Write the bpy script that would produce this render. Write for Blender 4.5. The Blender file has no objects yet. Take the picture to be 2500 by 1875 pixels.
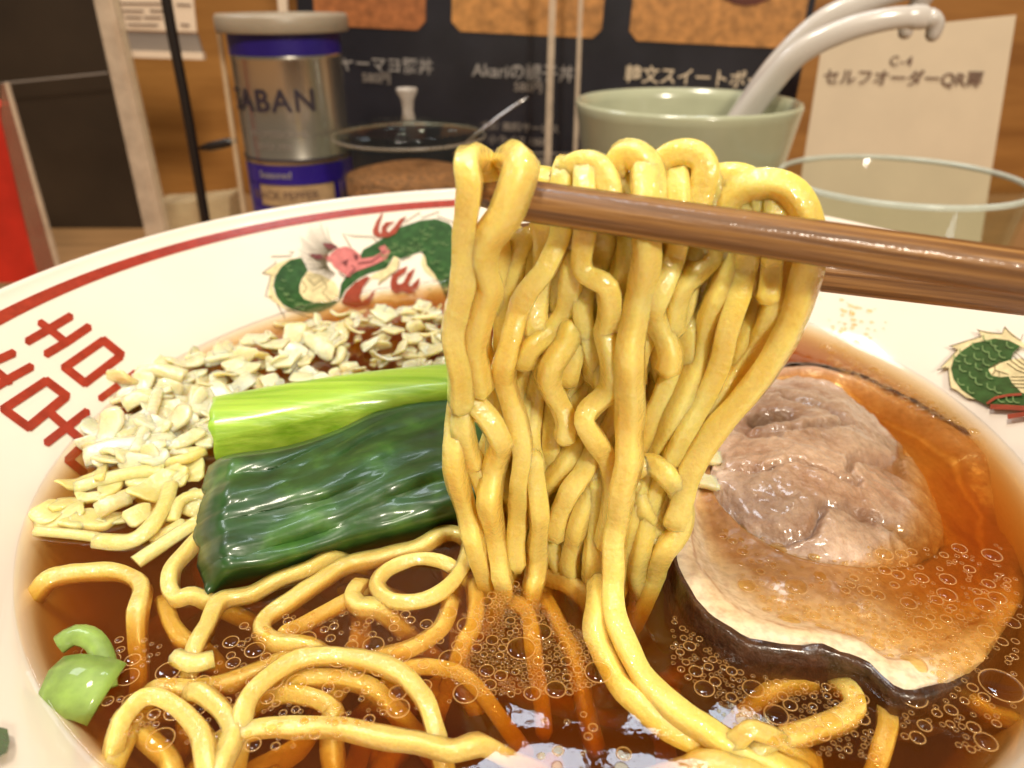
import bpy, bmesh, math, random
import numpy as np
from mathutils import Vector, Matrix, noise
from mathutils.geometry import delaunay_2d_cdt

random.seed(7); rng = np.random.default_rng(7)
scene = bpy.context.scene
COL = scene.collection

# ------------------------------------------------------------------ camera
PITCH = math.radians(27.5); FPX = 1850.0; CZ = 0.1308
cam_d = bpy.data.cameras.new('camera'); cam = bpy.data.objects.new('camera', cam_d); COL.objects.link(cam)
cam.location = (0, 0, CZ); cam.rotation_euler = (math.radians(90) - PITCH, 0, 0)
cam_d.sensor_width = 36.0; cam_d.lens = 36.0 * FPX / 2500.0
cam_d.clip_start = 0.002; cam_d.clip_end = 20
cam_d.dof.use_dof = True; cam_d.dof.focus_distance = 0.100; cam_d.dof.aperture_fstop = 27.0
scene.camera = cam

# ------------------------------------------------------------------ world, lamps, exposure
world = bpy.data.worlds.new('World'); scene.world = world; world.use_nodes = True
bg = world.node_tree.nodes['Background']
bg.inputs['Color'].default_value = (1.0, 0.80, 0.58, 1); bg.inputs['Strength'].default_value = 0.20

def area(name, loc, target, size, power, color, size_y=None):
    l = bpy.data.lights.new(name, 'AREA'); l.energy = power; l.color = color
    l.size = size
    if size_y: l.shape = 'RECTANGLE'; l.size_y = size_y
    o = bpy.data.objects.new(name, l); COL.objects.link(o); o.location = loc
    d = Vector(target) - Vector(loc); o.rotation_euler = d.to_track_quat('-Z', 'Y').to_euler()
    return o
TGT = (0, 0.10, 0.06)
area('ceiling_lamp_front', (0.04, 0.47, 1.20), TGT, 0.14, 1.7, (0.80, 0.90, 1.0), 0.18)
area('ceiling_lamp_front', (0.24, 0.47, 1.20), TGT, 0.14, 1.7, (0.80, 0.90, 1.0), 0.18)
area('ceiling_lamp_left', (-0.75, 0.55, 0.95), TGT, 0.30, 4.2, (0.90, 0.94, 1.0))
area('ceiling_lamp_over', (-0.25, -0.05, 1.35), TGT, 0.22, 15.0, (1.0, 0.90, 0.74))
area('wall_lamp_right', (0.72, 1.25, 0.80), TGT, 0.30, 8.0, (1.0, 0.90, 0.76), 0.10)
area('fill_lamp_behind', (0.35, -0.75, 0.80), TGT, 0.14, 13.5, (1.0, 0.90, 0.74))  # unseen fill lamp, added on the camera side to brighten the lifted noodles
vs = scene.view_settings
vs.view_transform = 'Standard'; vs.look = 'None'; vs.exposure = -0.17; vs.gamma = 1.0; vs.use_curve_mapping = False
scene.cycles.max_bounces = 14; scene.cycles.transparent_max_bounces = 24
scene.cycles.transmission_bounces = 10; scene.cycles.volume_bounces = 1
scene.cycles.caustics_reflective = False; scene.cycles.caustics_refractive = False
scene.cycles.use_denoising = True; scene.cycles.sample_clamp_indirect = 6.0

# ------------------------------------------------------------------ geometry helpers
CP, SP = math.cos(PITCH), math.sin(PITCH)
def ray(px, py):
    x = (px - 1250.0) / FPX; y = -(py - 937.5) / FPX
    return np.array([x, CP + y * SP, -SP + y * CP])
EYE = np.array([0, 0, CZ])
def at_z(px, py, z):
    d = ray(px, py); return EYE + d * ((z - CZ) / d[2])
def at_y(px, py, y):
    d = ray(px, py); return EYE + d * (y / d[1])

def new_obj(name, me, m=None, parent=None, **props):
    o = bpy.data.objects.new(name, me); COL.objects.link(o)
    if m is not None and me is not None:
        for mm in (m if isinstance(m, (list, tuple)) else [m]): me.materials.append(mm)
    if parent is not None: o.parent = parent
    for k, v in props.items(): o[k] = v
    return o
def mesh(name, verts, faces, smooth=True):
    me = bpy.data.meshes.new(name)
    me.from_pydata([tuple(map(float, v)) for v in verts], [], [tuple(f) for f in faces])
    if smooth: me.polygons.foreach_set('use_smooth', [True] * len(me.polygons))
    me.update(); return me
def thing(name, label, category, loc=(0, 0, 0), group=None):
    o = bpy.data.objects.new(name, None); COL.objects.link(o); o.location = loc
    o.empty_display_size = 0.01
    o['label'] = label; o['category'] = category
    if group: o['group'] = group
    return o
def tag(o, label, category, group=None):
    o['label'] = label; o['category'] = category
    if group: o['group'] = group
    return o
def lathe(name, prof, n=96, center=(0, 0, 0), smooth=True):
    """prof: list of (r, z); closed with poles when r == 0"""
    V, Fc, rows = [], [], []
    for r, z in prof:
        if r <= 1e-9:
            rows.append([len(V)]); V.append((center[0], center[1], center[2] + z))
        else:
            rows.append(list(range(len(V), len(V) + n)))
            for k in range(n):
                a = 2 * math.pi * k / n
                V.append((center[0] + r * math.cos(a), center[1] + r * math.sin(a), center[2] + z))
    for A, B in zip(rows[:-1], rows[1:]):
        for k in range(n):
            k2 = (k + 1) % n
            if len(A) == 1 and len(B) == 1: continue
            if len(A) == 1: Fc.append((A[0], B[k2], B[k]))
            elif len(B) == 1: Fc.append((A[k], A[k2], B[0]))
            else: Fc.append((A[k], A[k2], B[k2], B[k]))
    me = mesh(name, V, Fc, smooth)
    bm = bmesh.new(); bm.from_mesh(me); bmesh.ops.recalc_face_normals(bm, faces=bm.faces); bm.to_mesh(me); bm.free()
    return me
def box_mesh(name, c, s, bevel=0.0, rot=None):
    bm = bmesh.new(); bmesh.ops.create_cube(bm, size=1.0)
    bmesh.ops.scale(bm, vec=Vector(s), verts=bm.verts)
    if bevel: bmesh.ops.bevel(bm, geom=list(bm.edges), offset=bevel, segments=2, affect='EDGES', profile=0.5)
    if rot is not None: bmesh.ops.transform(bm, matrix=rot.to_4x4(), verts=bm.verts)
    bmesh.ops.translate(bm, vec=Vector(c), verts=bm.verts)
    me = bpy.data.meshes.new(name); bm.to_mesh(me); bm.free(); return me
def catmull(P, step):
    P = [np.array(p, float) for p in P]
    if len(P) == 2: P = [P[0], (P[0] + P[1]) / 2, P[1]]
    Q = [2 * P[0] - P[1]] + P + [2 * P[-1] - P[-2]]
    out = []
    for i in range(1, len(Q) - 2):
        p0, p1, p2, p3 = Q[i - 1:i + 3]
        n = max(2, int(np.linalg.norm(p2 - p1) / step))
        for k in range(n):
            t = k / n
            out.append(0.5 * ((2 * p1) + (-p0 + p2) * t + (2 * p0 - 5 * p1 + 4 * p2 - p3) * t * t + (-p0 + 3 * p1 - 3 * p2 + p3) * t ** 3))
    out.append(P[-1]); return np.array(out)
def tube(name, path, rad, n=12, square=0.25, wob=0.07, seed=0, step=0.0009, caps=True, flat=1.0, taper=None):
    """swept tube with a rounded-square section, uneven thickness and rounded ends"""
    C = catmull(path, step); m = len(C)
    T = np.gradient(C, axis=0); T /= np.linalg.norm(T, axis=1)[:, None] + 1e-12
    ref = np.array([0.3, -0.9, 0.2]); nrm = ref - T[0] * np.dot(ref, T[0]); nrm /= np.linalg.norm(nrm)
    L = np.concatenate([[0], np.cumsum(np.linalg.norm(np.diff(C, axis=0), axis=1))])
    V, Fc = [], []
    for i in range(m):
        nrm = nrm - T[i] * np.dot(nrm, T[i]); nrm /= np.linalg.norm(nrm) + 1e-12
        bn = np.cross(T[i], nrm)
        r = rad * (1 + wob * (noise.noise(Vector((L[i] * 160, seed * 7.3, 1.1))) + 0.6 * noise.noise(Vector((L[i] * 520, seed * 3.1, 4.4)))))
        if taper: r *= taper(L[i] / L[-1])
        e = min(L[i], L[-1] - L[i])
        if caps and e < rad * 0.7: r *= 0.45 + 0.55 * math.sqrt(max(0, 1 - (1 - e / (rad * 0.7)) ** 2))
        tw = seed * 0.9 + L[i] * 18
        for k in range(n):
            a = 2 * math.pi * k / n
            q = 1 + square * 0.28 * (-math.cos(4 * (a + tw)))
            V.append(C[i] + nrm * math.cos(a) * r * q + bn * math.sin(a) * r * q * flat)
    for i in range(m - 1):
        for k in range(n):
            k2 = (k + 1) % n
            Fc.append((i * n + k, i * n + k2, (i + 1) * n + k2, (i + 1) * n + k))
    V.append(C[0]); V.append(C[-1]); a, b = len(V) - 2, len(V) - 1
    for k in range(n):
        k2 = (k + 1) % n
        Fc.append((a, k2, k)); Fc.append((b, (m - 1) * n + k, (m - 1) * n + k2))
    return mesh(name, V, Fc)

# ------------------------------------------------------------------ material helpers
def nt(name):
    m = bpy.data.materials.new(name); m.use_nodes = True
    return m, m.node_tree, m.node_tree.nodes, m.node_tree.links, m.node_tree.nodes['Principled BSDF']
def setp(b, **kw):
    for k, v in kw.items():
        k = k.replace('_', ' ')
        if k not in b.inputs: continue
        b.inputs[k].default_value = v if not isinstance(v, tuple) or len(v) == 4 or 'Radius' in k else (*v, 1)
def noise_node(N, Lk, scale, detail=4, rough=0.55, coord='Object', vec_scale=None):
    tc = N.new('ShaderNodeTexCoord'); mp = N.new('ShaderNodeMapping')
    if vec_scale: mp.inputs['Scale'].default_value = vec_scale
    t = N.new('ShaderNodeTexNoise'); t.inputs['Scale'].default_value = scale
    t.inputs['Detail'].default_value = detail; t.inputs['Roughness'].default_value = rough
    Lk.new(tc.outputs[coord], mp.inputs['Vector']); Lk.new(mp.outputs['Vector'], t.inputs['Vector'])
    return t
def ramp(N, Lk, src, stops):
    r = N.new('ShaderNodeValToRGB'); cr = r.color_ramp
    while len(cr.elements) < len(stops): cr.elements.new(0.5)
    for e, (p, c) in zip(cr.elements, stops):
        e.position = p; e.color = (*c, 1)
    Lk.new(src, r.inputs['Fac']); return r
def bump(N, Lk, src, strength, dist, b, prev=None):
    n = N.new('ShaderNodeBump'); n.inputs['Strength'].default_value = strength; n.inputs['Distance'].default_value = dist
    Lk.new(src, n.inputs['Height'])
    if prev: Lk.new(prev.outputs['Normal'], n.inputs['Normal'])
    Lk.new(n.outputs['Normal'], b.inputs['Normal']); return n
def simple(name, col, rough=0.5, nscale=None, namp=0.12, bstr=0, bdist=0.0005, coord='Object', **kw):
    m, t, N, Lk, b = nt(name)
    setp(b, Base_Color=col, Roughness=rough, **kw)
    ns = noise_node(N, Lk, nscale or 120, coord=coord)
    c0 = tuple(max(0, x * (1 - namp)) for x in col); c1 = tuple(min(1, x * (1 + namp)) for x in col)
    r = ramp(N, Lk, ns.outputs['Fac'], [(0.3, c0), (0.7, c1)]); Lk.new(r.outputs['Color'], b.inputs['Base Color'])
    if bstr: bump(N, Lk, ns.outputs['Fac'], bstr, bdist, b)
    return m

def mat_noodle(name, lo, hi, coat=1.0):
    m, t, N, Lk, b = nt(name)
    setp(b, Roughness=0.30, Subsurface_Weight=0.75, Subsurface_Radius=(1.0, 0.62, 0.18), Subsurface_Scale=0.0042,
         Coat_Weight=coat, Coat_Roughness=0.045, Coat_IOR=1.5, IOR=1.42)
    n1 = noise_node(N, Lk, 90, 5); r = ramp(N, Lk, n1.outputs['Fac'], [(0.28, lo), (0.72, hi)])
    n3 = noise_node(N, Lk, 2600, 2); mx = N.new('ShaderNodeMixRGB'); mx.blend_type = 'MULTIPLY'; mx.inputs['Fac'].default_value = 0.25
    r3 = ramp(N, Lk, n3.outputs['Fac'], [(0.3, (0.72, 0.66, 0.55)), (0.6, (1, 1, 1))])
    Lk.new(r.outputs['Color'], mx.inputs['Color1']); Lk.new(r3.outputs['Color'], mx.inputs['Color2'])
    Lk.new(mx.outputs['Color'], b.inputs['Base Color'])
    n2 = noise_node(N, Lk, 1300, 4); b1 = bump(N, Lk, n2.outputs['Fac'], 0.7, 0.0003, b)
    n4 = noise_node(N, Lk, 620, 3); b2 = N.new('ShaderNodeBump'); b2.inputs['Strength'].default_value = 1.0; b2.inputs['Distance'].default_value = 0.0006
    Lk.new(n4.outputs['Fac'], b2.inputs['Height']); Lk.new(b2.outputs['Normal'], b.inputs['Coat Normal'])
    return m
M = {}
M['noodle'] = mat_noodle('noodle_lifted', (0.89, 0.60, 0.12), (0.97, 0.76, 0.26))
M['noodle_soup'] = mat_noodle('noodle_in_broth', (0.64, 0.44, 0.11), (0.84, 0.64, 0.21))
M['onion'] = mat_noodle('onion', (0.84, 0.72, 0.42), (0.96, 0.91, 0.72), 1.0)
_m = M['onion']; _N, _L = _m.node_tree.nodes, _m.node_tree.links; _b = _N['Principled BSDF']; _src = _b.inputs['Base Color'].links[0].from_socket
_oi = _N.new('ShaderNodeObjectInfo'); _r = ramp(_N, _L, _oi.outputs['Random'], [(0, (.88, .74, .46)), (.35, (1, .97, .88)), (.7, (1, .90, .68)), (1, (1, 1, .96))]); _mx = _N.new('ShaderNodeMixRGB'); _mx.blend_type = 'MULTIPLY'; _mx.inputs['Fac'].default_value = .8
_L.new(_src, _mx.inputs['Color1']); _L.new(_r.outputs['Color'], _mx.inputs['Color2']); _L.new(_mx.outputs['Color'], _b.inputs['Base Color'])
setp(_b, Transmission_Weight=.10, Roughness=.25, Coat_Roughness=.03)
M['leek'] = mat_noodle('leek', (0.74, 0.55, 0.16), (0.86, 0.72, 0.34), 0.7)
# porcelain
m, t, N, Lk, b = nt('porcelain'); setp(b, Base_Color=(0.84, 0.76, 0.65), Roughness=0.12, Coat_Weight=0.4, Coat_Roughness=0.03)
ns = noise_node(N, Lk, 18, 4); r = ramp(N, Lk, ns.outputs['Fac'], [(0.3, (0.81, 0.715, 0.60)), (0.7, (0.86, 0.78, 0.675))]); Lk.new(r.outputs['Color'], b.inputs['Base Color'])
ns2 = noise_node(N, Lk, 60, 3); bump(N, Lk, ns2.outputs['Fac'], 0.08, 0.001, b); M['porcelain'] = m
def mat_print(name, col, amp=0.2):
    return simple(name, col, 0.22, 500, amp, Coat_Weight=0.3)
M['red'] = mat_print('red_print', (0.33, 0.035, 0.018)); M['green'] = mat_print('green_print', (0.030, 0.085, 0.022), 0.35)
M['greenlight'] = mat_print('pale_green_print', (0.17, 0.27, 0.10)); M['cream'] = mat_print('cream_print', (0.72, 0.60, 0.33))
M['pink'] = mat_print('pink_print', (0.56, 0.17, 0.16)); M['mauve'] = mat_print('mauve_print', (0.16, 0.04, 0.04))
M['line'] = mat_print('outline_print', (0.10, 0.075, 0.03)); M['flame'] = mat_print('flame_print', (0.30, 0.055, 0.03))
# wood of the chopsticks
m, t, N, Lk, b = nt('chopstick_wood'); setp(b, Roughness=0.42, Coat_Weight=0.35, Coat_Roughness=0.16)
ns = noise_node(N, Lk, 1.0, 7, 0.65, 'Object', (26, 1300, 1300)); r = ramp(N, Lk, ns.outputs['Fac'], [(0.28, (0.040, 0.013, 0.003)), (0.5, (0.20, 0.085, 0.022)), (0.70, (0.43, 0.22, 0.065))])
Lk.new(r.outputs['Color'], b.inputs['Base Color']); bump(N, Lk, ns.outputs['Fac'], 0.5, 0.0004, b)
ns2 = noise_node(N, Lk, 500, 3); b2 = N.new('ShaderNodeBump'); b2.inputs['Strength'].default_value = 0.4; b2.inputs['Distance'].default_value = 0.0004
Lk.new(ns2.outputs['Fac'], b2.inputs['Height']); Lk.new(b2.outputs['Normal'], b.inputs['Coat Normal']); M['chop'] = m
# greens
m, t, N, Lk, b = nt('green_stem'); setp(b, Roughness=0.34, Subsurface_Weight=0.4, Subsurface_Radius=(0.5, 1.0, 0.1), Subsurface_Scale=0.003, Coat_Weight=0.35, Coat_Roughness=0.10)
ns = noise_node(N, Lk, 1.0, 5, 0.6, 'Object', (18, 700, 700)); r = ramp(N, Lk, ns.outputs['Fac'], [(0.3, (0.22, 0.42, 0.02)), (0.7, (0.46, 0.66, 0.08))])
Lk.new(r.outputs['Color'], b.inputs['Base Color']); bump(N, Lk, ns.outputs['Fac'], 0.45, 0.0006, b); M['stem'] = m
m, t, N, Lk, b = nt('green_leaf'); setp(b, Roughness=0.42, Coat_Weight=0.32, Coat_Roughness=0.12)
ns = noise_node(N, Lk, 140, 6); r = ramp(N, Lk, ns.outputs['Fac'], [(0.3, (0.007, 0.030, 0.006)), (0.55, (0.020, 0.075, 0.012)), (0.75, (0.06, 0.17, 0.022))])
Lk.new(r.outputs['Color'], b.inputs['Base Color']); ns2 = noise_node(N, Lk, 1.0, 4, 0.5, 'Object', (220, 300, 300)); bump(N, Lk, ns2.outputs['Fac'], 0.22, 0.0006, b)
M['leaf'] = m
M['scallion'] = simple('scallion', (0.21, 0.32, 0.06), 0.55, 300, 0.3, 0.3, 0.0004, Subsurface_Weight=0.3, Subsurface_Radius=(0.6, 1.0, 0.2), Subsurface_Scale=0.002, Coat_Weight=0.4)
# broth: clear tinted liquid, coloured by depth
def mat_liquid(name, col, dens, bumps, gloss=1.0, tint=(1, 1, 1), volume=True, scatter=None):
    m, t, N, Lk, b = nt(name); N.remove(b); out = N['Material Output']
    tr = N.new('ShaderNodeBsdfTransparent'); tr.inputs['Color'].default_value = (*tint, 1)
    gl = N.new('ShaderNodeBsdfGlossy'); gl.inputs['Roughness'].default_value = 0.03; gl.inputs['Color'].default_value = (1, 1, 1, 1)
    fr = N.new('ShaderNodeFresnel'); fr.inputs['IOR'].default_value = 1.42
    mul = N.new('ShaderNodeMath'); mul.operation = 'MULTIPLY'; mul.inputs[1].default_value = gloss; mul.use_clamp = True
    geo = N.new('ShaderNodeNewGeometry')
    inv = N.new('ShaderNodeMath'); inv.operation = 'SUBTRACT'; inv.inputs[0].default_value = 1.0; Lk.new(geo.outputs['Backfacing'], inv.inputs[1])
    mul2 = N.new('ShaderNodeMath'); mul2.operation = 'MULTIPLY'
    mix = N.new('ShaderNodeMixShader')
    prev = None
    for sc, st, di in bumps:
        ns = noise_node(N, Lk, sc, 3); bn = N.new('ShaderNodeBump'); bn.inputs['Strength'].default_value = st; bn.inputs['Distance'].default_value = di
        Lk.new(ns.outputs['Fac'], bn.inputs['Height'])
        if prev: Lk.new(prev.outputs['Normal'], bn.inputs['Normal'])
        prev = bn
    if prev:
        Lk.new(prev.outputs['Normal'], gl.inputs['Normal']); Lk.new(prev.outputs['Normal'], fr.inputs['Normal'])
    Lk.new(fr.outputs['Fac'], mul.inputs[0]); Lk.new(mul.outputs[0], mul2.inputs[0]); Lk.new(inv.outputs[0], mul2.inputs[1])
    Lk.new(mul2.outputs[0], mix.inputs['Fac'])
    Lk.new(tr.outputs[0], mix.inputs[1]); Lk.new(gl.outputs[0], mix.inputs[2]); Lk.new(mix.outputs[0], out.inputs['Surface'])
    if volume:
        va = N.new('ShaderNodeVolumeAbsorption'); va.inputs['Color'].default_value = (*col, 1); va.inputs['Density'].default_value = dens
        if scatter:
            vsn = N.new('ShaderNodeVolumeScatter'); vsn.inputs['Color'].default_value = (*scatter[0], 1); vsn.inputs['Density'].default_value = scatter[1]
            vsn.inputs['Anisotropy'].default_value = 0.2
            ad = N.new('ShaderNodeAddShader'); Lk.new(va.outputs[0], ad.inputs[0]); Lk.new(vsn.outputs[0], ad.inputs[1]); Lk.new(ad.outputs[0], out.inputs['Volume'])
        else: Lk.new(va.outputs[0], out.inputs['Volume'])
    return m
M['broth'] = mat_liquid('broth', (0.87, 0.63, 0.13), 275, [(45, 0.05, 0.002), (260, 0.06, 0.0006)], 1.0, scatter=((0.62, 0.30, 0.085), 46))
M['oil_glint_ring'] = mat_rim = None
M['oil'] = mat_liquid('oil', (0, 0, 0), 0, [], 1.6, (0.97, 0.88, 0.62), volume=False)
def mat_glass(name, tint, fres=1.0):
    return mat_liquid(name, (0, 0, 0), 0, [(40, 0.03, 0.001)], fres, tint, volume=False)
M['glass'] = mat_glass('clear_glass', (0.93, 0.96, 0.93), 0.45); M['acrylic'] = mat_glass('acrylic', (0.93, 0.92, 0.90), 0.9)
def mat_edge(name, col):
    m, t, N, Lk, b = nt(name); setp(b, Base_Color=col, Roughness=0.25, Transmission_Weight=0.0, Alpha=0.6)
    ns = noise_node(N, Lk, 80, 4); r = ramp(N, Lk, ns.outputs['Fac'], [(0.35, (0.42, 0.42, 0.42)), (0.7, (0.75, 0.75, 0.75))]); Lk.new(r.outputs['Color'], b.inputs['Alpha'])
    return m
_m, _t, _N, _L, _b = nt('oil_glint_ring'); setp(_b, Base_Color=(0.80, 0.50, 0.20), Roughness=0.08, Alpha=0.34, Coat_Weight=1.0, Coat_Roughness=0.03); M['oil_glint_ring'] = _m  # pale gold paints the light-caught outline of the droplets
M['acrylic_edge'] = mat_edge('acrylic_edge', (0.70, 0.56, 0.42))
M['celadon'] = simple('celadon', (0.42, 0.43, 0.29), 0.2, 60, 0.08, Coat_Weight=0.4)
M['white_ceramic'] = simple('white_melamine', (0.60, 0.55, 0.50), 0.22, 40, 0.05, Coat_Weight=0.4)
M['steel'] = simple('steel', (0.75, 0.72, 0.68), 0.25, 60, 0.05, Metallic=1.0)
M['tin'] = simple('tin', (0.54, 0.50, 0.43), 0.22, 30, 0.06, Metallic=0.92)
M['blue'] = simple('blue_band', (0.022, 0.010, 0.20), 0.3, 60, 0.15); M['ink'] = simple('dark_ink', (0.030, 0.022, 0.035), 0.4, 200, 0.1)
M['lid'] = simple('lid_plastic', (0.31, 0.25, 0.18), 0.4, 60, 0.08, Subsurface_Weight=0.1, Subsurface_Scale=0.003)
M['goldlabel'] = simple('label_buff', (0.42, 0.28, 0.15), 0.4, 200, 0.2)
M['navy'] = simple('navy_card', (0.017, 0.016, 0.022), 0.32, 30, 0.35); M['greyprint'] = simple('grey_print', (0.30, 0.27, 0.25), 0.5, 300, 0.2)
M['copper'] = simple('photo_copper', (0.36, 0.125, 0.040), 0.4, 260, 0.35); M['copper2'] = simple('photo_amber', (0.46, 0.21, 0.06), 0.4, 200, 0.35)
M['copper_dark'] = simple('photo_dark', (0.10, 0.022, 0.010), 0.4, 100, 0.3); M['photo_white'] = simple('photo_white', (0.62, 0.50, 0.38), 0.4, 60, 0.1)
M['paper'] = simple('paper', (0.66, 0.54, 0.39), 0.7, 40, 0.05); M['paper2'] = simple('pale_card', (0.78, 0.62, 0.47), 0.6, 40, 0.05)
M['greycard'] = simple('grey_card', (0.24, 0.20, 0.17), 0.6, 40, 0.08)
M['black'] = simple('black_metal', (0.012, 0.008, 0.007), 0.35, 60, 0.1); M['darkboard'] = simple('dark_board', (0.026, 0.016, 0.009), 0.45, 12, 0.4)
M['redplastic'] = simple('red_wrap', (0.50, 0.022, 0.012), 0.35, 50, 0.2)
M['brownink'] = simple('brown_ink', (0.16, 0.09, 0.06), 0.6, 300, 0.2)
def mat_wood(name, lo, hi, sc):
    m, t, N, Lk, b = nt(name); setp(b, Roughness=0.45)
    ns = noise_node(N, Lk, 1.0, 6, 0.6, 'Object', sc); r = ramp(N, Lk, ns.outputs['Fac'], [(0.3, lo), (0.7, hi)]); Lk.new(r.outputs['Color'], b.inputs['Base Color'])
    bump(N, Lk, ns.outputs['Fac'], 0.15, 0.0005, b); return m
M['wallwood'] = mat_wood('wall_wood', (0.24, 0.095, 0.018), (0.42, 0.19, 0.045), (6, 6, 60))
M['counter'] = mat_wood('counter_wood', (0.20, 0.10, 0.035), (0.36, 0.19, 0.075), (10, 90, 90))

# ------------------------------------------------------------------ setting
SOUP = 0.0599; RIM = 0.080; BC = np.array([0.0045, 0.118])
new_obj('counter', box_mesh('counter', (0, 0.1, -0.02), (1.6, 0.9, 0.04), 0.002), M['counter'], kind='structure')
new_obj('back_wall', box_mesh('back_wall', (0, 0.565, 0.3), (1.6, 0.03, 0.68)), M['wallwood'], kind='structure')

# ------------------------------------------------------------------ bowl
PR = [(0, .0140), (.018, .0142), (.032, .0155), (.046, .0195), (.058, .0262), (.068, .0355), (.075, .0468), (.0790, .0546), (.0816, SOUP), (.091, .0682), (.098, .0742), (.1035, .0787)]
_c = catmull([(r, z, 0) for r, z in PR], 0.0012)
PRR, PRZ = _c[:, 0], _c[:, 1]
def prof(r): return float(np.interp(r, PRR, PRZ))
def on_bowl(px, py):
    d = ray(px, py); f = lambda t: (EYE[2] + d[2] * t) - prof(math.hypot(d[0] * t - BC[0], d[1] * t - BC[1]))
    a = 0.02; b_ = None
    for k in range(1, 400):
        t = 0.02 + k * 0.0008
        if f(t) < 0: b_ = t; break
        a = t
    if b_ is None: b_ = a
    for _ in range(30):
        m_ = (a + b_) / 2
        if f(m_) > 0: a = m_
        else: b_ = m_
    return EYE + d * a
def bowl_lift(p, off):
    r = math.hypot(p[0] - BC[0], p[1] - BC[1]); s = (prof(r + .0005) - prof(r - .0005)) / .001
    n = np.array([-(p[0] - BC[0]) / r * s, -(p[1] - BC[1]) / r * s, 1.0]); n /= np.linalg.norm(n)
    return p + n * off
bowl = thing('ramen_bowl', 'white porcelain ramen bowl with red rim line, green dragons and red emblem', 'bowl', (BC[0], BC[1], 0))
inner = list(zip(PRR, PRZ))
outer = [(.105, .0797), (.1058, .0790), (.1057, .0775), (.100, .0715), (.0915, .0630), (.0845, .0530), (.079, .0440), (.071, .0320), (.060, .0215), (.046, .0135), (.041, .0100), (.0405, .0012), (.0395, 0), (.036, .0010), (.0355, .0080), (0, .0090)]
lip = [(.1037, .0790), (.1043, .0797)]
body = new_obj('body', lathe('body', inner + lip + outer, 160), M['porcelain'], bowl)
def ring_band(r0, r1, off, name, mat, parent):
    prf = []
    for k in range(7):
        r = r0 + (r1 - r0) * k / 6; s = (prof(r + .0005) - prof(r - .0005)) / .001; l = math.hypot(1, s)
        prf.append((r - s / l * off, prof(r) + off / l))
    return new_obj(name, lathe(name, prf, 160), mat, parent)
ring_band(.0998, .1017, .00012, 'rim_band', M['red'], bowl)
ring_band(.0605, .0612, .00012, 'inner_line', M['red'], bowl)
_off = [0]
def decal_poly(name, polys, mat, parent, lift=0.00012, grid=9.0, scale=1.0, off=(0, 0)):
    V, Fc = [], []
    for poly in polys:
        pts = [(off[0] + u / scale, off[1] + v / scale) for u, v in poly]
        P = [Vector(p) for p in pts]; n = len(P)
        # densify outline
        Q = []
        for i in range(n):
            a, b_ = P[i], P[(i + 1) % n]; k = max(1, int((b_ - a).length / grid))
            Q += [a.lerp(b_, j / k) for j in range(k)]
        xs = [p.x for p in Q]; ys = [p.y for p in Q]
        def inside(x, y):
            c = False; j = len(Q) - 1
            for i in range(len(Q)):
                if (Q[i].y > y) != (Q[j].y > y) and x < (Q[j].x - Q[i].x) * (y - Q[i].y) / (Q[j].y - Q[i].y + 1e-12) + Q[i].x: c = not c
                j = i
            return c
        extra = []
        gy = min(ys) + grid
        while gy < max(ys):
            gx = min(xs) + grid
            while gx < max(xs):
                if inside(gx, gy) and min((Vector((gx, gy)) - q).length for q in Q) > grid * 0.45: extra.append(Vector((gx, gy)))
                gx += grid
            gy += grid
        m_ = len(Q); res = delaunay_2d_cdt(Q + extra, [(i, (i + 1) % m_) for i in range(m_)], [list(range(m_))], 1, 1e-4)
        base = len(V); lf = lift + _off[0] * 4e-6; _off[0] += 1
        for v in res[0]:
            V.append(bowl_lift(on_bowl(v.x, v.y), lf))
        Fc += [tuple(base + i for i in f) for f in res[2]]
    me = mesh(name, V, Fc); me.transform(Matrix.Translation((-BC[0], -BC[1], 0)))
    bm = bmesh.new(); bm.from_mesh(me); bm.normal_update()
    for f in bm.faces:
        if f.normal.z < 0: f.normal_flip()
    bm.to_mesh(me); bm.free()
    return new_obj(name, me, mat, parent)
def stroke(pts, w, rounded=True, w1=None, smooth=False):
    P = [np.array(p, float) for p in pts]
    if smooth: P = list(catmull([(*p, 0) for p in P], 14)[:, :2])
    L, R_ = [], []; n = len(P)
    for i in range(n):
        d = P[min(i + 1, n - 1)] - P[max(i - 1, 0)]; d /= np.linalg.norm(d) + 1e-9; nn = np.array([-d[1], d[0]])
        ww = w if w1 is None else w + (w1 - w) * i / (n - 1)
        L.append(P[i] + nn * ww / 2); R_.append(P[i] - nn * ww / 2)
    out = list(L)
    if rounded:
        d = P[-1] - P[-2]; d /= np.linalg.norm(d); out.append(P[-1] + d * w * 0.3)
    out += R_[::-1]
    if rounded:
        d = P[0] - P[1]; d /= np.linalg.norm(d); out.append(P[0] + d * w * 0.3)
    return [tuple(p) for p in out]

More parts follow.
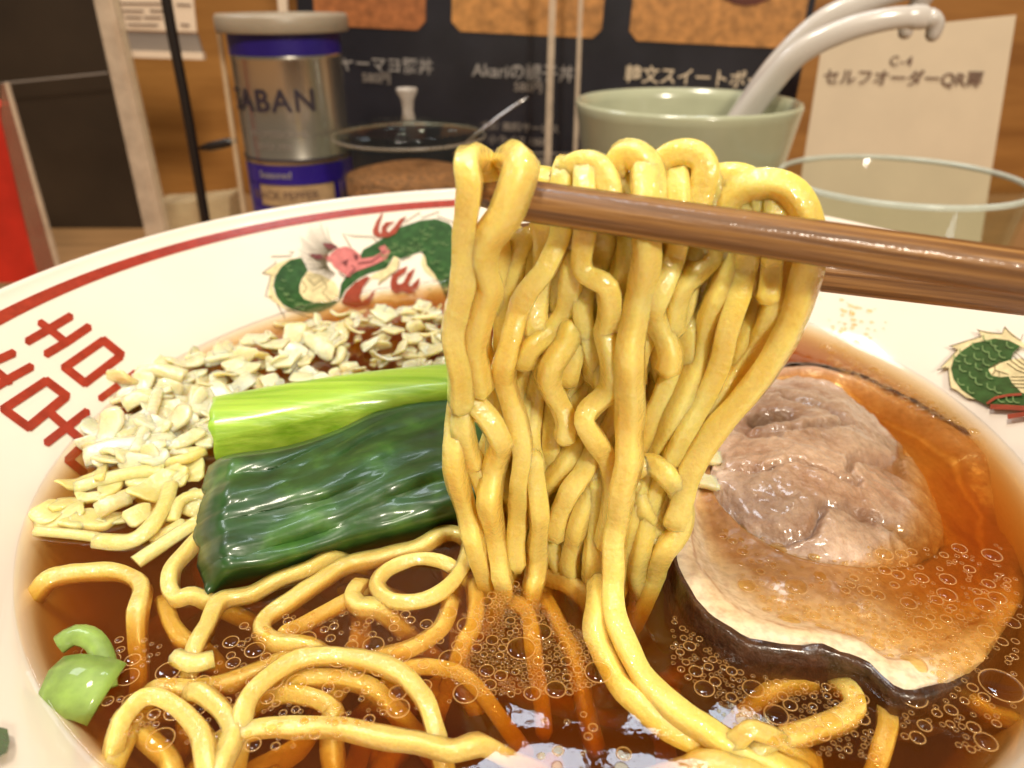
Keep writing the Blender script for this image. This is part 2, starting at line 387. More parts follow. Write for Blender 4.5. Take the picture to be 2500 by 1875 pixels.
# double-happiness emblem
EO, ES = (0, 740), 4.047
W = 86
emb = [stroke([(265, 385), (480, 262), (700, 130)], W), stroke([(390, 190), (500, 270), (650, 390)], W * 0.9), stroke([(450, 510), (660, 385), (880, 235)], W),
       stroke([(622, 650), (1020, 372)], W), stroke([(1010, 362), (1205, 520)], W), stroke([(1190, 525), (830, 800)], W), stroke([(845, 800), (628, 630)], W),
       stroke([(1040, 660), (1290, 880), (1420, 1000)], W * 0.9), stroke([(985, 950), (1340, 690)], W * 0.85), stroke([(1165, 1120), (1420, 930)], W * 0.85), stroke([(1160, 1090), (1290, 1260)], W),
       stroke([(-320, 720), (-100, 600), (135, 495)], W), stroke([(-180, 560), (100, 790)], W * .9), stroke([(-120, 880), (100, 745), (310, 630)], W),
       stroke([(20, 1060), (455, 772)], W * 1.05), stroke([(445, 765), (665, 930)], W), stroke([(650, 925), (275, 1235)], W * 1.1), stroke([(290, 1240), (30, 1050)], W),
       stroke([(490, 1090), (650, 1230), (850, 1400)], W), stroke([(450, 1390), (860, 1075)], W), stroke([(660, 1560), (860, 1360), (1040, 1230)], W), stroke([(655, 1545), (830, 1690)], W)]
decal_poly('happiness_emblem', emb, M['red'], bowl, scale=ES, off=EO)

# dragon on the far wall of the bowl
DO, DS = (640, 500), 4.424
def D(name, polys, mat, parent, lift=0.00016): return decal_poly(name, polys, mat, parent, lift, 8.0, DS, DO)
body_poly = [(1010, 640), (1090, 490), (1250, 400), (1480, 250), (1700, 175), (1880, 155), (2020, 205), (2110, 300), (2180, 500), (2190, 750), (2120, 1000), (1990, 1020), (1930, 880), (1850, 740), (1775, 660), (1760, 570), (1720, 510), (1620, 540), (1500, 590), (1420, 560), (1340, 690), (1150, 745), (1040, 800), (900, 920), (820, 1060), (850, 860), (930, 740)]
coil = [(420, 575), (300, 600), (200, 680), (140, 780), (120, 880), (150, 990), (220, 1080), (330, 1140), (480, 1170), (620, 1160), (740, 1110), (820, 1050), (790, 1040), (700, 1060), (560, 1060), (450, 1020), (400, 950), (400, 880), (430, 800), (490, 720), (470, 660)]
dragon = D('dragon_motif', [body_poly, coil], M['green'], bowl)
D('belly', [[(490, 725), (640, 760), (780, 840), (830, 930), (820, 1010), (700, 1060), (560, 1060), (450, 1020), (400, 950), (405, 880), (435, 800)],
            [(1425, 530), (1470, 580), (1480, 630), (1440, 720), (1340, 810), (1250, 870), (1265, 800), (1180, 800), (1130, 860), (1190, 760), (1340, 690), (1410, 600)],
            [(160, 640), (300, 590), (420, 570), (300, 600), (200, 680), (130, 790), (112, 900), (150, 1000), (230, 1100), (340, 1150), (300, 1160), (180, 1090), (60, 1000), (95, 770), (20, 740)],
            [(1740, 520), (1790, 560), (1770, 650), (1850, 745), (1930, 860), (1860, 800), (1760, 730), (1715, 640)]], M['cream'], dragon, 0.00013)
def dline(pts, w=9, w1=None): return stroke(pts, w, False, w1)
fin = [dline([(0, 745), (150, 628), (95, 565), (300, 560), (340, 510), (290, 515)]), dline([(0, 745), (92, 760), (30, 1000), (110, 1000)]), dline([(160, 1080), (240, 1225), (258, 1130), (540, 1230), (640, 1300)]),
       dline([(1540, 195), (1700, 88), (1722, 150), (1910, 78), (1890, 130), (2100, 205)]), dline([(960, 470), (870, 320), (1000, 345), (1190, 352), (1260, 430)]), dline([(1480, 600), (1470, 700), (1290, 830), (1250, 870)]),
       dline([(480, 800), (560, 870), (640, 800), (700, 900), (640, 950), (740, 1040)], 8), dline([(430, 830), (480, 900), (440, 960)], 8), dline([(1600, 560), (1500, 610)], 8)]
D('fin_outline', fin, M['line'], dragon, 0.0002)
head = [(735, 540), (800, 480), (900, 455), (990, 490), (1050, 540), (1070, 590), (1200, 570), (1290, 520), (1255, 470), (1320, 440), (1380, 510), (1340, 590), (1200, 660), (1030, 720), (990, 740), (930, 785), (860, 740), (770, 670), (728, 600)]
hd = D('dragon_head', [head, [(650, 560), (690, 540), (740, 570), (730, 620), (670, 605)]], M['pink'], dragon, 0.00022)
mane = []
for k in range(30):
    a = math.radians(150 + k * 4.2 if k < 22 else 96 + (k - 22) * 7); r0 = 150; r1 = 330 + 110 * math.sin(math.pi * (k / 30)) + random.uniform(-30, 30)
    if k >= 22: a = math.radians(120 + (k - 22) * 5)
    c0 = (880, 610); q = lambda r, s: (c0[0] + r * 1.25 * math.cos(a + s), c0[1] + r * math.sin(a + s))
    mane.append(dline([q(r0, 0), q((r0 + r1) / 2, 0.06), q(r1, 0.16)], 9, 3))
D('mane', mane, M['line'], dragon, 0.00024)
D('face_lines', [[(640, 425), (760, 430), (820, 470), (740, 500), (690, 480)], [(490, 545), (640, 545), (650, 600), (580, 600)], [(855, 630), (930, 595), (905, 680)], dline([(1030, 645), (1180, 625), (1330, 510)], 14), [(985, 540), (1040, 560), (1020, 620), (990, 590)], dline([(960, 660), (1000, 700), (930, 770)], 12), dline([(820, 740), (880, 790), (960, 790)], 10)], M['mauve'], dragon, 0.0003)
D('flame', [[(1190, 290), (1230, 190), (1290, 100), (1302, 112), (1265, 220), (1255, 290), (1280, 330), (1290, 250), (1330, 200), (1440, 190), (1365, 235), (1335, 285), (1365, 310), (1430, 240), (1480, 170), (1560, 130), (1505, 220), (1440, 320), (1360, 362), (1240, 360), (1200, 330)],
            [(850, 1060), (900, 950), (1000, 850), (1120, 785), (1165, 795), (1085, 900), (1045, 1010), (1075, 1050), (1140, 1000), (1215, 920), (1190, 1010), (1150, 1080), (1000, 1115), (880, 1085)]], M['flame'], dragon, 0.00026)
D('flame', [[(1380, 860), (1400, 770), (1480, 710), (1572, 670), (1540, 745), (1470, 790), (1450, 840), (1470, 870), (1520, 850), (1570, 750), (1652, 690), (1615, 785), (1570, 870), (1600, 890), (1660, 830), (1702, 790), (1685, 880), (1640, 950), (1560, 962), (1520, 940), (1440, 962), (1390, 920)]], M['flame'], dragon, 0.00026)
sc = []
for k in range(46):
    u = random.uniform(1300, 2080); v = 560 - (u - 1300) * 0.42 + random.uniform(-120, 130) if u < 1800 else random.uniform(210, 900)
    sc.append(dline([(u - 26, v + 6), (u - 12, v + 26), (u + 12, v + 26), (u + 26, v + 6)], 7))
for k in range(16):
    a = random.uniform(1.7, 4.4); r = random.uniform(0.72, 0.92); u, v = 480 + 350 * r * math.cos(a), 870 + 290 * r * math.sin(a)
    sc.append(dline([(u - 24, v), (u, v + 22), (u + 28, v + 6)], 8))
D('fine_scales', sc, M['greenlight'], dragon, 0.0003)['kind'] = 'stuff'

# second dragon on the right wall
RO, RS = (2200, 720), 4.88
def D2(name, polys, mat, parent, lift=0.00016): return decal_poly(name, polys, mat, parent, lift, 9.0, RS, RO)
d2 = D2('dragon_motif', [[(1130, 545), (1300, 570), (1440, 640), (1350, 720), (1330, 800), (1200, 840), (1050, 920), (1100, 990), (1200, 1010), (1300, 1000), (1340, 1080), (1460, 1200), (1800, 1220), (1800, 1420), (1464, 1375), (1050, 1350), (900, 1270), (740, 1160), (640, 1030), (610, 900), (640, 790), (740, 690), (880, 600)]], M['green'], bowl)
D2('belly', [[(980, 525), (920, 440), (1220, 492), (1250, 412), (1440, 570), (1560, 700), (1440, 640), (1300, 570), (1130, 545), (880, 600), (740, 690), (640, 790), (610, 900), (640, 1030), (740, 1160), (900, 1270), (800, 1250), (680, 1160), (600, 1120), (580, 890), (470, 920), (690, 680), (600, 635)],
             [(1055, 920), (1130, 850), (1210, 830), (1330, 800), (1450, 780), (1700, 900), (1700, 1180), (1460, 1200), (1340, 1080), (1300, 1000), (1200, 1008), (1100, 988)]], M['cream'], d2, 0.00013)
D2('fin_outline', [dline([(450, 925), (555, 888)], 14), dline([(490, 890), (690, 680), (590, 632)], 9), dline([(595, 640), (980, 520), (920, 435)], 10), dline([(930, 450), (1060, 480), (1220, 492), (1250, 410)], 10), dline([(1250, 410), (1330, 500), (1440, 572), (1470, 500)], 10), dline([(578, 890), (590, 1010), (612, 1130)], 9)]
   + [dline([(1280 + 30 * k, 845 - 45 * k), (1400 + 30 * k, 930 - 40 * k), (1560 + 20 * k, 990 - 30 * k)], 9) for k in range(4)] + [dline([(1330, 1010 + 40 * k), (1600, 1010 + 46 * k)], 8) for k in range(4)]
   + [dline([(1130, 850), (1140, 930), (1110, 985)], 9), dline([(1140, 930), (1300, 980)], 8), dline([(1185, 950), (1190, 1005)], 8), dline([(1060, 890), (1130, 880), (1210, 820)], 8)], M['line'], d2, 0.0002)
sc2 = []
for (u, v) in [(760, 730), (910, 650), (1030, 690), (1130, 620), (1180, 680), (1320, 640), (930, 780), (1110, 780), (820, 830), (950, 900), (690, 800), (880, 1000), (760, 920), (950, 1080), (740, 1080), (1080, 1010), (1180, 1180), (1220, 1290), (1320, 1290), (1040, 560), (1230, 760), (1040, 850), (1090, 1140), (860, 1180), (1400, 1300)]:
    sc2.append(stroke([(u - 40, v - 50), (u - 38, v), (u - 5, v + 28), (u + 40, v + 30)], 15, False))
for q_ in sc2: D2('scale', [q_], M['greenlight'], d2, 0.0003)
D2('flame', [stroke([(1050, 1340), (1150, 1270), (1300, 1240), (1464, 1230)], 30, False), stroke([(1090, 1375), (1300, 1385), (1500, 1400), (1700, 1420)], 60, False), stroke([(1300, 1500), (1500, 1470), (1700, 1460)], 60, False)], M['flame'], d2, 0.00034)
decal_poly('dragon_motif', [[(-30, 1790), (8, 1800), (14, 1830), (6, 1860), (-30, 1880)]], M['green'], bowl)

# ------------------------------------------------------------------ broth
def soup_mesh():
    rs = list(np.linspace(0, .0800, 60)) + [.0806, .0811, .0815, .0819]
    V, rows, n = [], [], 180
    for r in rs:
        if r == 0: rows.append([0]); V.append((BC[0], BC[1], SOUP)); continue
        row = []
        for k in range(n):
            a = 2 * math.pi * k / n; x, y = BC[0] + r * math.cos(a), BC[1] + r * math.sin(a)
            z = SOUP + 0.00012 * noise.noise(Vector((x * 70, y * 70, 0)))
            d_ = max(0.0, min(.0640 - y, .018)); z -= .160 * d_ * d_ / (d_ + .0018) * math.exp(-((x - .010) / .034) ** 4) * (1 if y > .040 else max(0, (y - .026) / .014))
            if r > .0800: z += 0.00075 * ((r - .0800) / .0019) ** 2
            row.append(len(V)); V.append((x, y, z))
        rows.append(row)
    for r in [.0805, .078, .072, .062, .050, .038, .025]:
        row = []
        for k in range(n):
            a = 2 * math.pi * k / n; row.append(len(V)); V.append((BC[0] + (r + .0012) * math.cos(a), BC[1] + (r + .0012) * math.sin(a), prof(r) - 0.0006))
        rows.append(row)
    rows.append([len(V)]); V.append((BC[0], BC[1], prof(0) - .0006))
    Fc = []
    for A, B in zip(rows[:-1], rows[1:]):
        for k in range(n):
            k2 = (k + 1) % n
            if len(A) == 1: Fc.append((A[0], B[k], B[k2]))
            elif len(B) == 1: Fc.append((A[k2], A[k], B[0]))
            else: Fc.append((A[k], B[k], B[k2], A[k2]))
    me = mesh('broth', V, Fc)
    bm = bmesh.new(); bm.from_mesh(me); bmesh.ops.recalc_face_normals(bm, faces=bm.faces); bm.to_mesh(me); bm.free()
    return me
broth = tag(new_obj('broth', soup_mesh(), M['broth']), 'clear reddish brown soy broth filling the ramen bowl', 'broth')

# ------------------------------------------------------------------ noodles
Y0 = 0.0785
NR = 0.00150
def noodle(pts, rad, label, group, mat='noodle', seed=None, wob=0.13):
    s = seed if seed is not None else random.uniform(0, 50)
    pts = catmull(pts, .004); amp = .00032
    pts = [p + amp * np.array([noise.noise(Vector(p * 190) + Vector((s, 0, 0))), noise.noise(Vector(p * 190) + Vector((0, s, 3))), .6 * noise.noise(Vector(p * 190) + Vector((5, 0, s)))]) * (0 if i in (0, len(pts) - 1) else 1) for i, p in enumerate(pts)]
    me = tube('noodle', pts, rad, 12, 0.55, wob, s)
    c = me.vertices[0].co.copy()
    o = new_obj('noodle', me, M[mat]); tag(o, label, 'noodle', group); return o
HG = 'noodles lifted by the chopsticks'
def hang(pts, off, label='wavy yellow noodle hanging from the chopsticks in the lifted bundle', rad=NR, over=None, tail=True, group=HG):
    """pts: outline points of a strand; off: how far behind the bundle's front it hangs (mm)"""
    y = Y0 + off / 1000.0
    P = [at_y(px, py, y + 0.0009 * math.sin(i * 1.7 + off)) for i, (px, py) in enumerate(pts)]
    return P
def H(pts, off, label=None, rad=NR, up=None, down=True):
    P = hang(pts, off)
    if up is not None:                       # carry the strand on, up and over the chopstick
        P = [np.array(q) for q in up] + P
    if down and P[-1][2] < SOUP + 0.004:      # carry it on into the broth
        e = P[-1]; d = random.uniform(-.006, .006)
        P += [e + np.array([.6 * d, .0005, -.008]), e + np.array([1.2 * d, .003, -.016]), e + np.array([2.0 * d, .008, -.022])]
    lb = label or 'wavy yellow noodle hanging from the chopsticks in the lifted bundle'
    return noodle(P, rad, lb, HG if label is None else None)
strands = [
    # (points, offset mm, radius)
    ([(1373, 545), (1362, 600), (1330, 661), (1292, 704), (1270, 753), (1254, 807), (1238, 873), (1232, 927), (1252, 1008), (1274, 1090), (1268, 1172), (1263, 1245), (1261, 1317), (1263, 1398)], 1.0, 1.50, False),
    ([(1574, 560), (1574, 656), (1558, 732), (1547, 808), (1538, 883), (1536, 954), (1536, 1035), (1536, 1117), (1517, 1201), (1506, 1274), (1502, 1335), (1498, 1400)], -2.2, 1.65, None),
    ([(1430, 550), (1422, 634), (1438, 677), (1482, 704), (1487, 764), (1476, 807), (1487, 851), (1498, 905), (1493, 954), (1449, 992), (1427, 1030), (1455, 1073), (1482, 1117), (1498, 1180), (1490, 1260), (1470, 1340)], -0.5, 1.5, True),
    ([(1412, 590), (1406, 640), (1396, 700), (1384, 753), (1341, 813), (1297, 845), (1270, 900)], 2.2, 1.5, False),
    ([(1440, 640), (1422, 742), (1427, 807), (1449, 851), (1474, 890), (1480, 960)], 2.4, 1.5, False),
    ([(1400, 780), (1384, 835), (1346, 889), (1341, 938), (1368, 992), (1384, 1035), (1379, 1085)], 1.2, 1.6, False),
    ([(1660, 560), (1650, 623), (1628, 677), (1606, 731), (1601, 775), (1623, 818), (1639, 868), (1625, 920)], -0.3, 1.5, False),
    ([(1745, 580), (1731, 634), (1677, 688), (1650, 742), (1640, 830)], 1.0, 1.45, False),
    ([(1528, 560), (1526, 640), (1510, 690), (1500, 720)], 2.0, 1.4, False),
    ([(1790, 590), (1780, 655), (1758, 721), (1731, 791), (1710, 873), (1677, 954), (1644, 1024), (1612, 1090), (1575, 1160), (1550, 1240), (1530, 1330), (1520, 1420)], 1.2, 1.5, True),
    ([(1830, 590), (1818, 655), (1796, 737), (1775, 818), (1748, 900), (1710, 981), (1672, 1052), (1639, 1117), (1607, 1182), (1580, 1260), (1560, 1350), (1553, 1407), (1564, 1470)], 0.2, 1.55, True),
    ([(1915, 600), (1905, 666), (1885, 753), (1846, 835), (1805, 900), (1760, 975), (1715, 1045), (1665, 1120), (1630, 1190), (1600, 1260), (1590, 1330)], 1.6, 1.6, False),
    ([(1890, 590), (1883, 634), (1878, 683), (1867, 745)], -0.8, 1.5, False),
    ([(1700, 580), (1690, 650), (1670, 730), (1650, 810), (1640, 900), (1600, 1000), (1560, 1080), (1540, 1180)], 2.6, 1.5, False),
    ([(1560, 1150), (1574, 1135), (1603, 1136), (1632, 1161), (1658, 1198), (1668, 1245), (1656, 1295), (1625, 1340), (1603, 1382), (1594, 1420)], -0.6, 1.6, True),
    ([(1556, 1160), (1560, 1200), (1568, 1236), (1590, 1268), (1616, 1285), (1600, 1310), (1580, 1330)], 0.9, 1.5, False),
    ([(1460, 1080), (1433, 1147), (1397, 1198), (1365, 1256), (1357, 1320)], 1.3, 1.6, False),
    ([(1420, 1070), (1383, 1129), (1347, 1172), (1314, 1212), (1290, 1290)], 3.0, 1.5, False),
    ([(1470, 1120), (1441, 1201), (1412, 1274), (1401, 1324), (1394, 1390)], 1.6, 1.5, True),
    ([(1462, 1160), (1451, 1288), (1448, 1353), (1448, 1407), (1444, 1450)], 0.6, 1.5, True),
    ([(1300, 1100), (1310, 1170), (1314, 1245), (1315, 1299), (1312, 1353), (1307, 1407), (1300, 1440)], 0.9, 1.5, True),
    ([(1130, 900), (1150, 970), (1190, 1020), (1218, 1070), (1220, 1100), (1205, 1154), (1195, 1208), (1197, 1252), (1206, 1302), (1218, 1353), (1224, 1407), (1228, 1450)], 0.0, 1.55, True),
    ([(1160, 940), (1140, 985), (1128, 1040), (1140, 1100), (1160, 1140), (1180, 1175), (1200, 1240)], 1.0, 1.5, False),
    ([(1125, 960), (1112, 1030), (1108, 1090), (1111, 1154), (1130, 1219), (1144, 1274), (1155, 1324), (1172, 1378), (1190, 1425)], 0.4, 1.5, True),
]
own = {0: 'noodle with a blunt cut end hanging just clear of the broth', 2: 'kinked noodle zigzagging down the middle of the lifted bundle', 5: 'thick noodle bent like an elbow in the middle of the bundle', 6: 'short noodle hooking sideways under the near chopstick',
       10: 'straight noodle slanting from under the chopstick down towards the pork side', 12: 'rounded noodle stub ending just below the near chopstick', 14: 'noodle bending in a sharp knee beside the pork before entering the broth', 16: 'noodle with a blunt end tucked behind the long front strand',
       21: 'noodle forming one side of the open eye in the bundle beside the green leaf', 23: 'noodle at the outer edge of the bundle next to the green leaf'}
for si, (pts, off, rr, down) in enumerate(strands):
    if down is None: continue
    up = None
    if pts[0][1] < 640 and off < 2:
        e = at_y(*pts[0], Y0 + off / 1000)
        up = [e + np.array([.003, .0135, -.010]), e + np.array([.002, .0105, -.002]), e + np.array([.001, .0065, .0042]), e + np.array([0, .0025, .0048])]
    H(pts, off, own.get(si), rr / 1000 * .90, up, bool(down))
# the long strand that sweeps on through the broth
P = hang(strands[1][0], strands[1][1])
e = at_y(1574, 560, Y0 - .002); P = [e + np.array([0, .004, .006])] + P
P = P[:-3] + [at_y(1506, 1274, .0760), at_y(1502, 1335, .0754), at_y(1498, 1400, .0743), at_y(1496, 1450, .0725), at_y(1502, 1510, .0697), at_z(1524, 1565, SOUP + .0012), at_z(1566, 1650, SOUP + .0002), at_z(1634, 1723, SOUP - .0004), at_z(1713, 1774, SOUP - .0010), at_z(1800, 1825, SOUP - .0018), at_z(1890, 1870, SOUP - .003), at_z(1990, 1910, SOUP - .005)]
noodle(P, .00152, 'long thick noodle hanging straight down and curving away through the broth', None)
P = [at_y(1470, 1300, Y0 + .0005), at_y(1462, 1400, Y0), at_z(1457, 1470, SOUP + .0016), at_z(1451, 1534, SOUP + .0003), at_z(1466, 1581, SOUP - .0006), at_z(1495, 1634, SOUP - .0012), at_z(1530, 1690, SOUP - .0016), at_z(1590, 1750, SOUP - .0022), at_z(1680, 1810, SOUP - .003), at_z(1760, 1850, SOUP - .005)]
noodle(P, .00145, 'noodle running beside the long curving strand into the broth', None)
# the two strands looped over the tip of the near chopstick, in front of it
P = [at_y(1190, 440, Y0 + .004), at_y(1178, 400, Y0 + .0025)] + [at_y(px, py, Y0 + o / 1000) for px, py, o in
     [(1155, 385, -1), (1143, 405, -3.6), (1146, 450, -4.4), (1140, 509, -4.2), (1134, 574, -3.6), (1139, 634, -3.0), (1134, 690, -2.4), (1116, 760, -1.8), (1108, 830, -1.4), (1124, 895, -1.0), (1130, 950, -.6), (1128, 1010, -.2)]]
noodle(P, .00148, 'noodle looped over the very tip of the near chopstick, at the bundle edge', None)
P = [at_y(1218, 430, Y0 + .005), at_y(1228, 398, Y0 + .003)] + [at_y(px, py, Y0 + o / 1000) for px, py, o in
     [(1248, 383, -.5), (1272, 398, -3.6), (1262, 460, -4.8), (1234, 522, -4.6), (1196, 574, -4.0), (1179, 623, -3.4), (1184, 666, -3.0), (1195, 704, -2.6), (1184, 745, -2.2), (1168, 795, -1.8), (1156, 850, -1.2), (1162, 910, -.6), (1180, 970, .2)]]
noodle(P, .00148, 'noodle slung diagonally across the near chopstick just inside its tip', None)
# loops standing up above the near chopstick
loops = [[(1345, 520), (1362, 462), (1395, 412), (1440, 402), (1475, 425), (1490, 480), (1480, 560)],
         [(1500, 560), (1498, 470), (1508, 390), (1540, 374), (1578, 396), (1598, 450), (1610, 560)],
         [(1590, 560), (1600, 460), (1620, 395), (1655, 372), (1700, 376), (1722, 410), (1712, 470), (1690, 560)],
         [(1700, 560), (1712, 500), (1745, 448), (1790, 436), (1830, 446), (1860, 500), (1850, 580)],
         [(1745, 560), (1775, 495), (1820, 458), (1880, 448), (1935, 472), (1968, 525), (1977, 601), (1965, 683), (1943, 764), (1905, 845), (1862, 916), (1818, 970), (1775, 1019), (1731, 1079), (1693, 1144), (1668, 1220), (1640, 1290)],
         [(1640, 560), (1650, 470), (1668, 410), (1690, 400), (1735, 440), (1740, 560)],
         [(1400, 560), (1420, 480), (1460, 432), (1500, 440), (1540, 470), (1560, 560)],
         [(1270, 520), (1290, 455), (1320, 442), (1370, 458), (1400, 500), (1390, 580)]]
for i, lp in enumerate(loops):
    big = i == 4
    P = [at_y(px, py, Y0 + (0.0006 + 0.0046 * (1 - k / (len(lp) - 1)) if not big else 0.004 * max(0, 1 - k / 5)) + (.0014 if i > 4 else 0) - (0.0012 if big else 0)) for k, (px, py) in enumerate(lp)]
    if big: noodle(P, .00160, 'broad outer noodle arching over the chopsticks and down the side of the meat', None)
    else: noodle(P, .00158 if i < 4 else .0014, 'short yellow noodle loop humped up above the chopsticks', 'noodle loops above the chopsticks')
# a second layer filling the bundle from behind
def left_edge(y): return np.interp(y, [560, 830, 950, 1100, 1300, 1440], [1180, 1130, 1150, 1150, 1190, 1220])
def right_edge(y): return np.interp(y, [560, 700, 900, 1100, 1300, 1440], [1945, 1910, 1800, 1660, 1610, 1590])
for k in range(24):
    f = (k + 0.5) / 24; pts = []; ph = random.uniform(0, 6); am = random.uniform(10, 26)
    gap = 0.12 < f < 0.30
    for y in range(560, 1470, 75):
        a, b_ = left_edge(y) + 35, right_edge(y) - 35
        pts.append((a + (b_ - a) * f + am * math.sin(ph + y * 0.017 + math.sin(y * .009 + k)), y))
    H(pts, 3.4 + 2.2 * random.random() + (1.5 if k % 2 else 0), None, .00138, None, True)

for k in range(9):
    f = (k + .5) / 9; x0 = 1290 + 600 * f; ph = random.uniform(0, 6)
    H([(x0 - 60 * f * ((y - 540) / 400) + 16 * math.sin(ph + y * .02), y) for y in range(520, 980, 70)], 2.9 + random.random(), None, .0016, None, False)

# noodles lying in the broth: (points, height of the axis over the surface in mm)
SG = 'noodles lying in the broth'
bn = [
    ([(1090, 1378), (1017, 1367), (949, 1390), (921, 1429), (949, 1463), (1017, 1469), (1090, 1435), (1136, 1365), (1150, 1300)], .6, 'noodle coiled into an open ring on the broth beside the lifted bundle'),
    ([(1134, 1316), (1090, 1302), (1056, 1318), (1017, 1341), (926, 1363), (847, 1382), (780, 1420), (706, 1471), (652, 1508), (640, 1545), (685, 1572), (756, 1578)], .2, 'long noodle folded in a hairpin below the dark leaf'),
    ([(900, 1440), (847, 1469), (791, 1497), (723, 1537), (690, 1560)], -1.4, None), ([(926, 1491), (881, 1484), (862, 1460), (880, 1430)], .1, None),
    ([(813, 1361), (751, 1390), (678, 1418), (621, 1448), (565, 1460), (531, 1478), (505, 1530), (478, 1585)], .5, 'pale noodle lying along the lower edge of the dark leaf'),
    ([(1100, 1470), (1096, 1490), (1073, 1537), (1005, 1582), (932, 1604), (860, 1640)], -.8, None),
    ([(590, 1752), (610, 1700), (661, 1648), (734, 1610), (819, 1601), (904, 1618), (983, 1652), (1030, 1700), (1052, 1750)], .9, 'thick noodle arching like a bridge out of the broth'),
    ([(689, 1695), (763, 1704), (812, 1735), (810, 1770)], -.6, None), ([(706, 1672), (791, 1657), (870, 1668), (920, 1690)], -.8, None),
    ([(380, 1690), (420, 1684), (469, 1685), (554, 1669), (633, 1640), (710, 1612)], -.5, None),
    ([(290, 1775), (310, 1735), (345, 1702), (395, 1704), (448, 1742), (490, 1797), (503, 1870)], .9, 'noodle bent in a tight hook, poking up near the scallion piece'),
    ([(480, 1690), (515, 1706), (548, 1735), (566, 1782), (552, 1835), (530, 1890)], .6, None),
    ([(560, 1800), (600, 1790), (678, 1776), (791, 1776), (904, 1793), (1017, 1815), (1102, 1832), (1170, 1818)], .3, 'long straight noodle floating across the broth in front of the arch'),
    ([(110, 1425), (150, 1408), (198, 1401), (271, 1397), (325, 1412), (350, 1440), (335, 1490)], .1, 'noodle curling out of the broth against the bowl wall'),
    ([(500, 1300), (452, 1350), (420, 1390), (414, 1429), (435, 1463), (470, 1455)], .6, None), ([(400, 1470), (418, 1525), (446, 1565), (490, 1590)], -1.8, None),
    ([(130, 1780), (160, 1830), (165, 1890)], -1.5, None), ([(270, 1890), (300, 1820), (330, 1770)], -1.2, None), ([(350, 1790), (400, 1840), (420, 1890)], -1.5, None),
    ([(2063, 1683), (2085, 1720), (2060, 1755), (1980, 1785), (1900, 1808), (1850, 1830)], -.5, 'pale noodle showing at the surface beyond the meat rind'),
    ([(2150, 1700), (2165, 1760), (2150, 1820)], -2.0, None), ([(1880, 1690), (1960, 1668), (2040, 1660)], -2.5, None), ([(1820, 1790), (1850, 1785)], .6, None),
    ([(1150, 1420), (1165, 1480), (1150, 1540), (1130, 1570)], -1.6, None), ([(1330, 1470), (1370, 1540), (1400, 1600)], -3, None), ([(1250, 1470), (1285, 1500), (1300, 1560)], -2.2, None),
    ([(1720, 1860), (1800, 1880), (1850, 1900)], -1.5, None), ([(2350, 1700), (2420, 1740), (2490, 1760)], -4, None), ([(980, 1640), (1040, 1625), (1100, 1632), (1150, 1660)], -1.8, None),
]
for pts, h, lb in bn:
    P = [at_z(px, py, SOUP + (h - (1.25 if h < .5 else .6) + 0.25 * math.sin(i * 1.3)) / 1000) for i, (px, py) in enumerate(pts)]
    t0, t1 = P[0] - P[1], P[-1] - P[-2]; t0 = t0 / np.linalg.norm(t0) * .0035; t1 = t1 / np.linalg.norm(t1) * .0035; dn = np.array([0, 0, -.0032])
    P = [P[0] + 2.4 * t0 + 2.6 * dn, P[0] + t0 + dn] + P + [P[-1] + t1 + dn, P[-1] + 2.4 * t1 + 2.6 * dn]
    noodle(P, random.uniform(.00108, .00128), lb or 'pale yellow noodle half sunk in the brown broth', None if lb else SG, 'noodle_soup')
for k in range(50):   # the tangle further down, seen dimly through the broth
    a0 = random.uniform(0, 6.3); rr = .058 * math.sqrt(random.random()); c = np.array([BC[0] + rr * math.cos(a0), BC[1] - .012 + rr * .8 * math.sin(a0), SOUP - random.uniform(.003, .016)])
    P = []; th = random.uniform(0, 6.3); p = c.copy()
    for j in range(9):
        P.append(p.copy()); th += random.uniform(-.7, .9); p = p + np.array([math.cos(th), math.sin(th), random.uniform(-.15, .15)]) * .0055
        q = math.hypot(p[0] - BC[0], p[1] - BC[1]); p[2] = min(max(p[2], prof(q) + .002), SOUP - .0026)
        if math.hypot(p[0] - .046, p[1] - .098) < .040: p[2] = min(p[2], SOUP - .014); p[2] = max(p[2], prof(q) + .002)
        if q > .068: th += 2.0
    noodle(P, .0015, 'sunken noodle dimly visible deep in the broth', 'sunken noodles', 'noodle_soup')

# ------------------------------------------------------------------ chopsticks
def chopstick(p0, p1, w0, w1, label):
    p0, p1 = np.array(p0), np.array(p1); p1 = p0 + (p1 - p0) * 2.3; w1 = w0 + (w1 - w0) * 2.0; L = np.linalg.norm(p1 - p0); n = 40; V, Fc = [], []; K = 16
    for i in range(n + 1):
        t = i / n; w = w0 + (w1 - w0) * t
        e = min(1, 0.55 + i * 0.45) if i < 2 else 1
        for k in range(K):
            a = 2 * math.pi * (k + .5) / K; c, s = math.cos(a), math.sin(a); q = (abs(c) ** 3.2 + abs(s) ** 3.2) ** (-1 / 3.2)
            V.append((L * t, c * q * w / 2 * e, s * q * w / 2 * e))
    for i in range(n):
        for k in range(K):
            k2 = (k + 1) % K; Fc.append((i * K + k, i * K + k2, (i + 1) * K + k2, (i + 1) * K + k))
    Fc.append(tuple(range(K))[::-1]); Fc.append(tuple(n * K + k for k in range(K)))
    me = mesh('chopstick', V, Fc); o = new_obj('chopstick', me, M['chop'])
    x = (p1 - p0) / L; z = np.array([0, -.25, 1.0]); y = np.cross(z, x); y /= np.linalg.norm(y); z = np.cross(x, y)
    o.matrix_world = Matrix(((x[0], y[0], z[0], p0[0]), (x[1], y[1], z[1], p0[1]), (x[2], y[2], z[2], p0[2]), (0, 0, 0, 1)))
    return tag(o, label, 'chopstick', None)
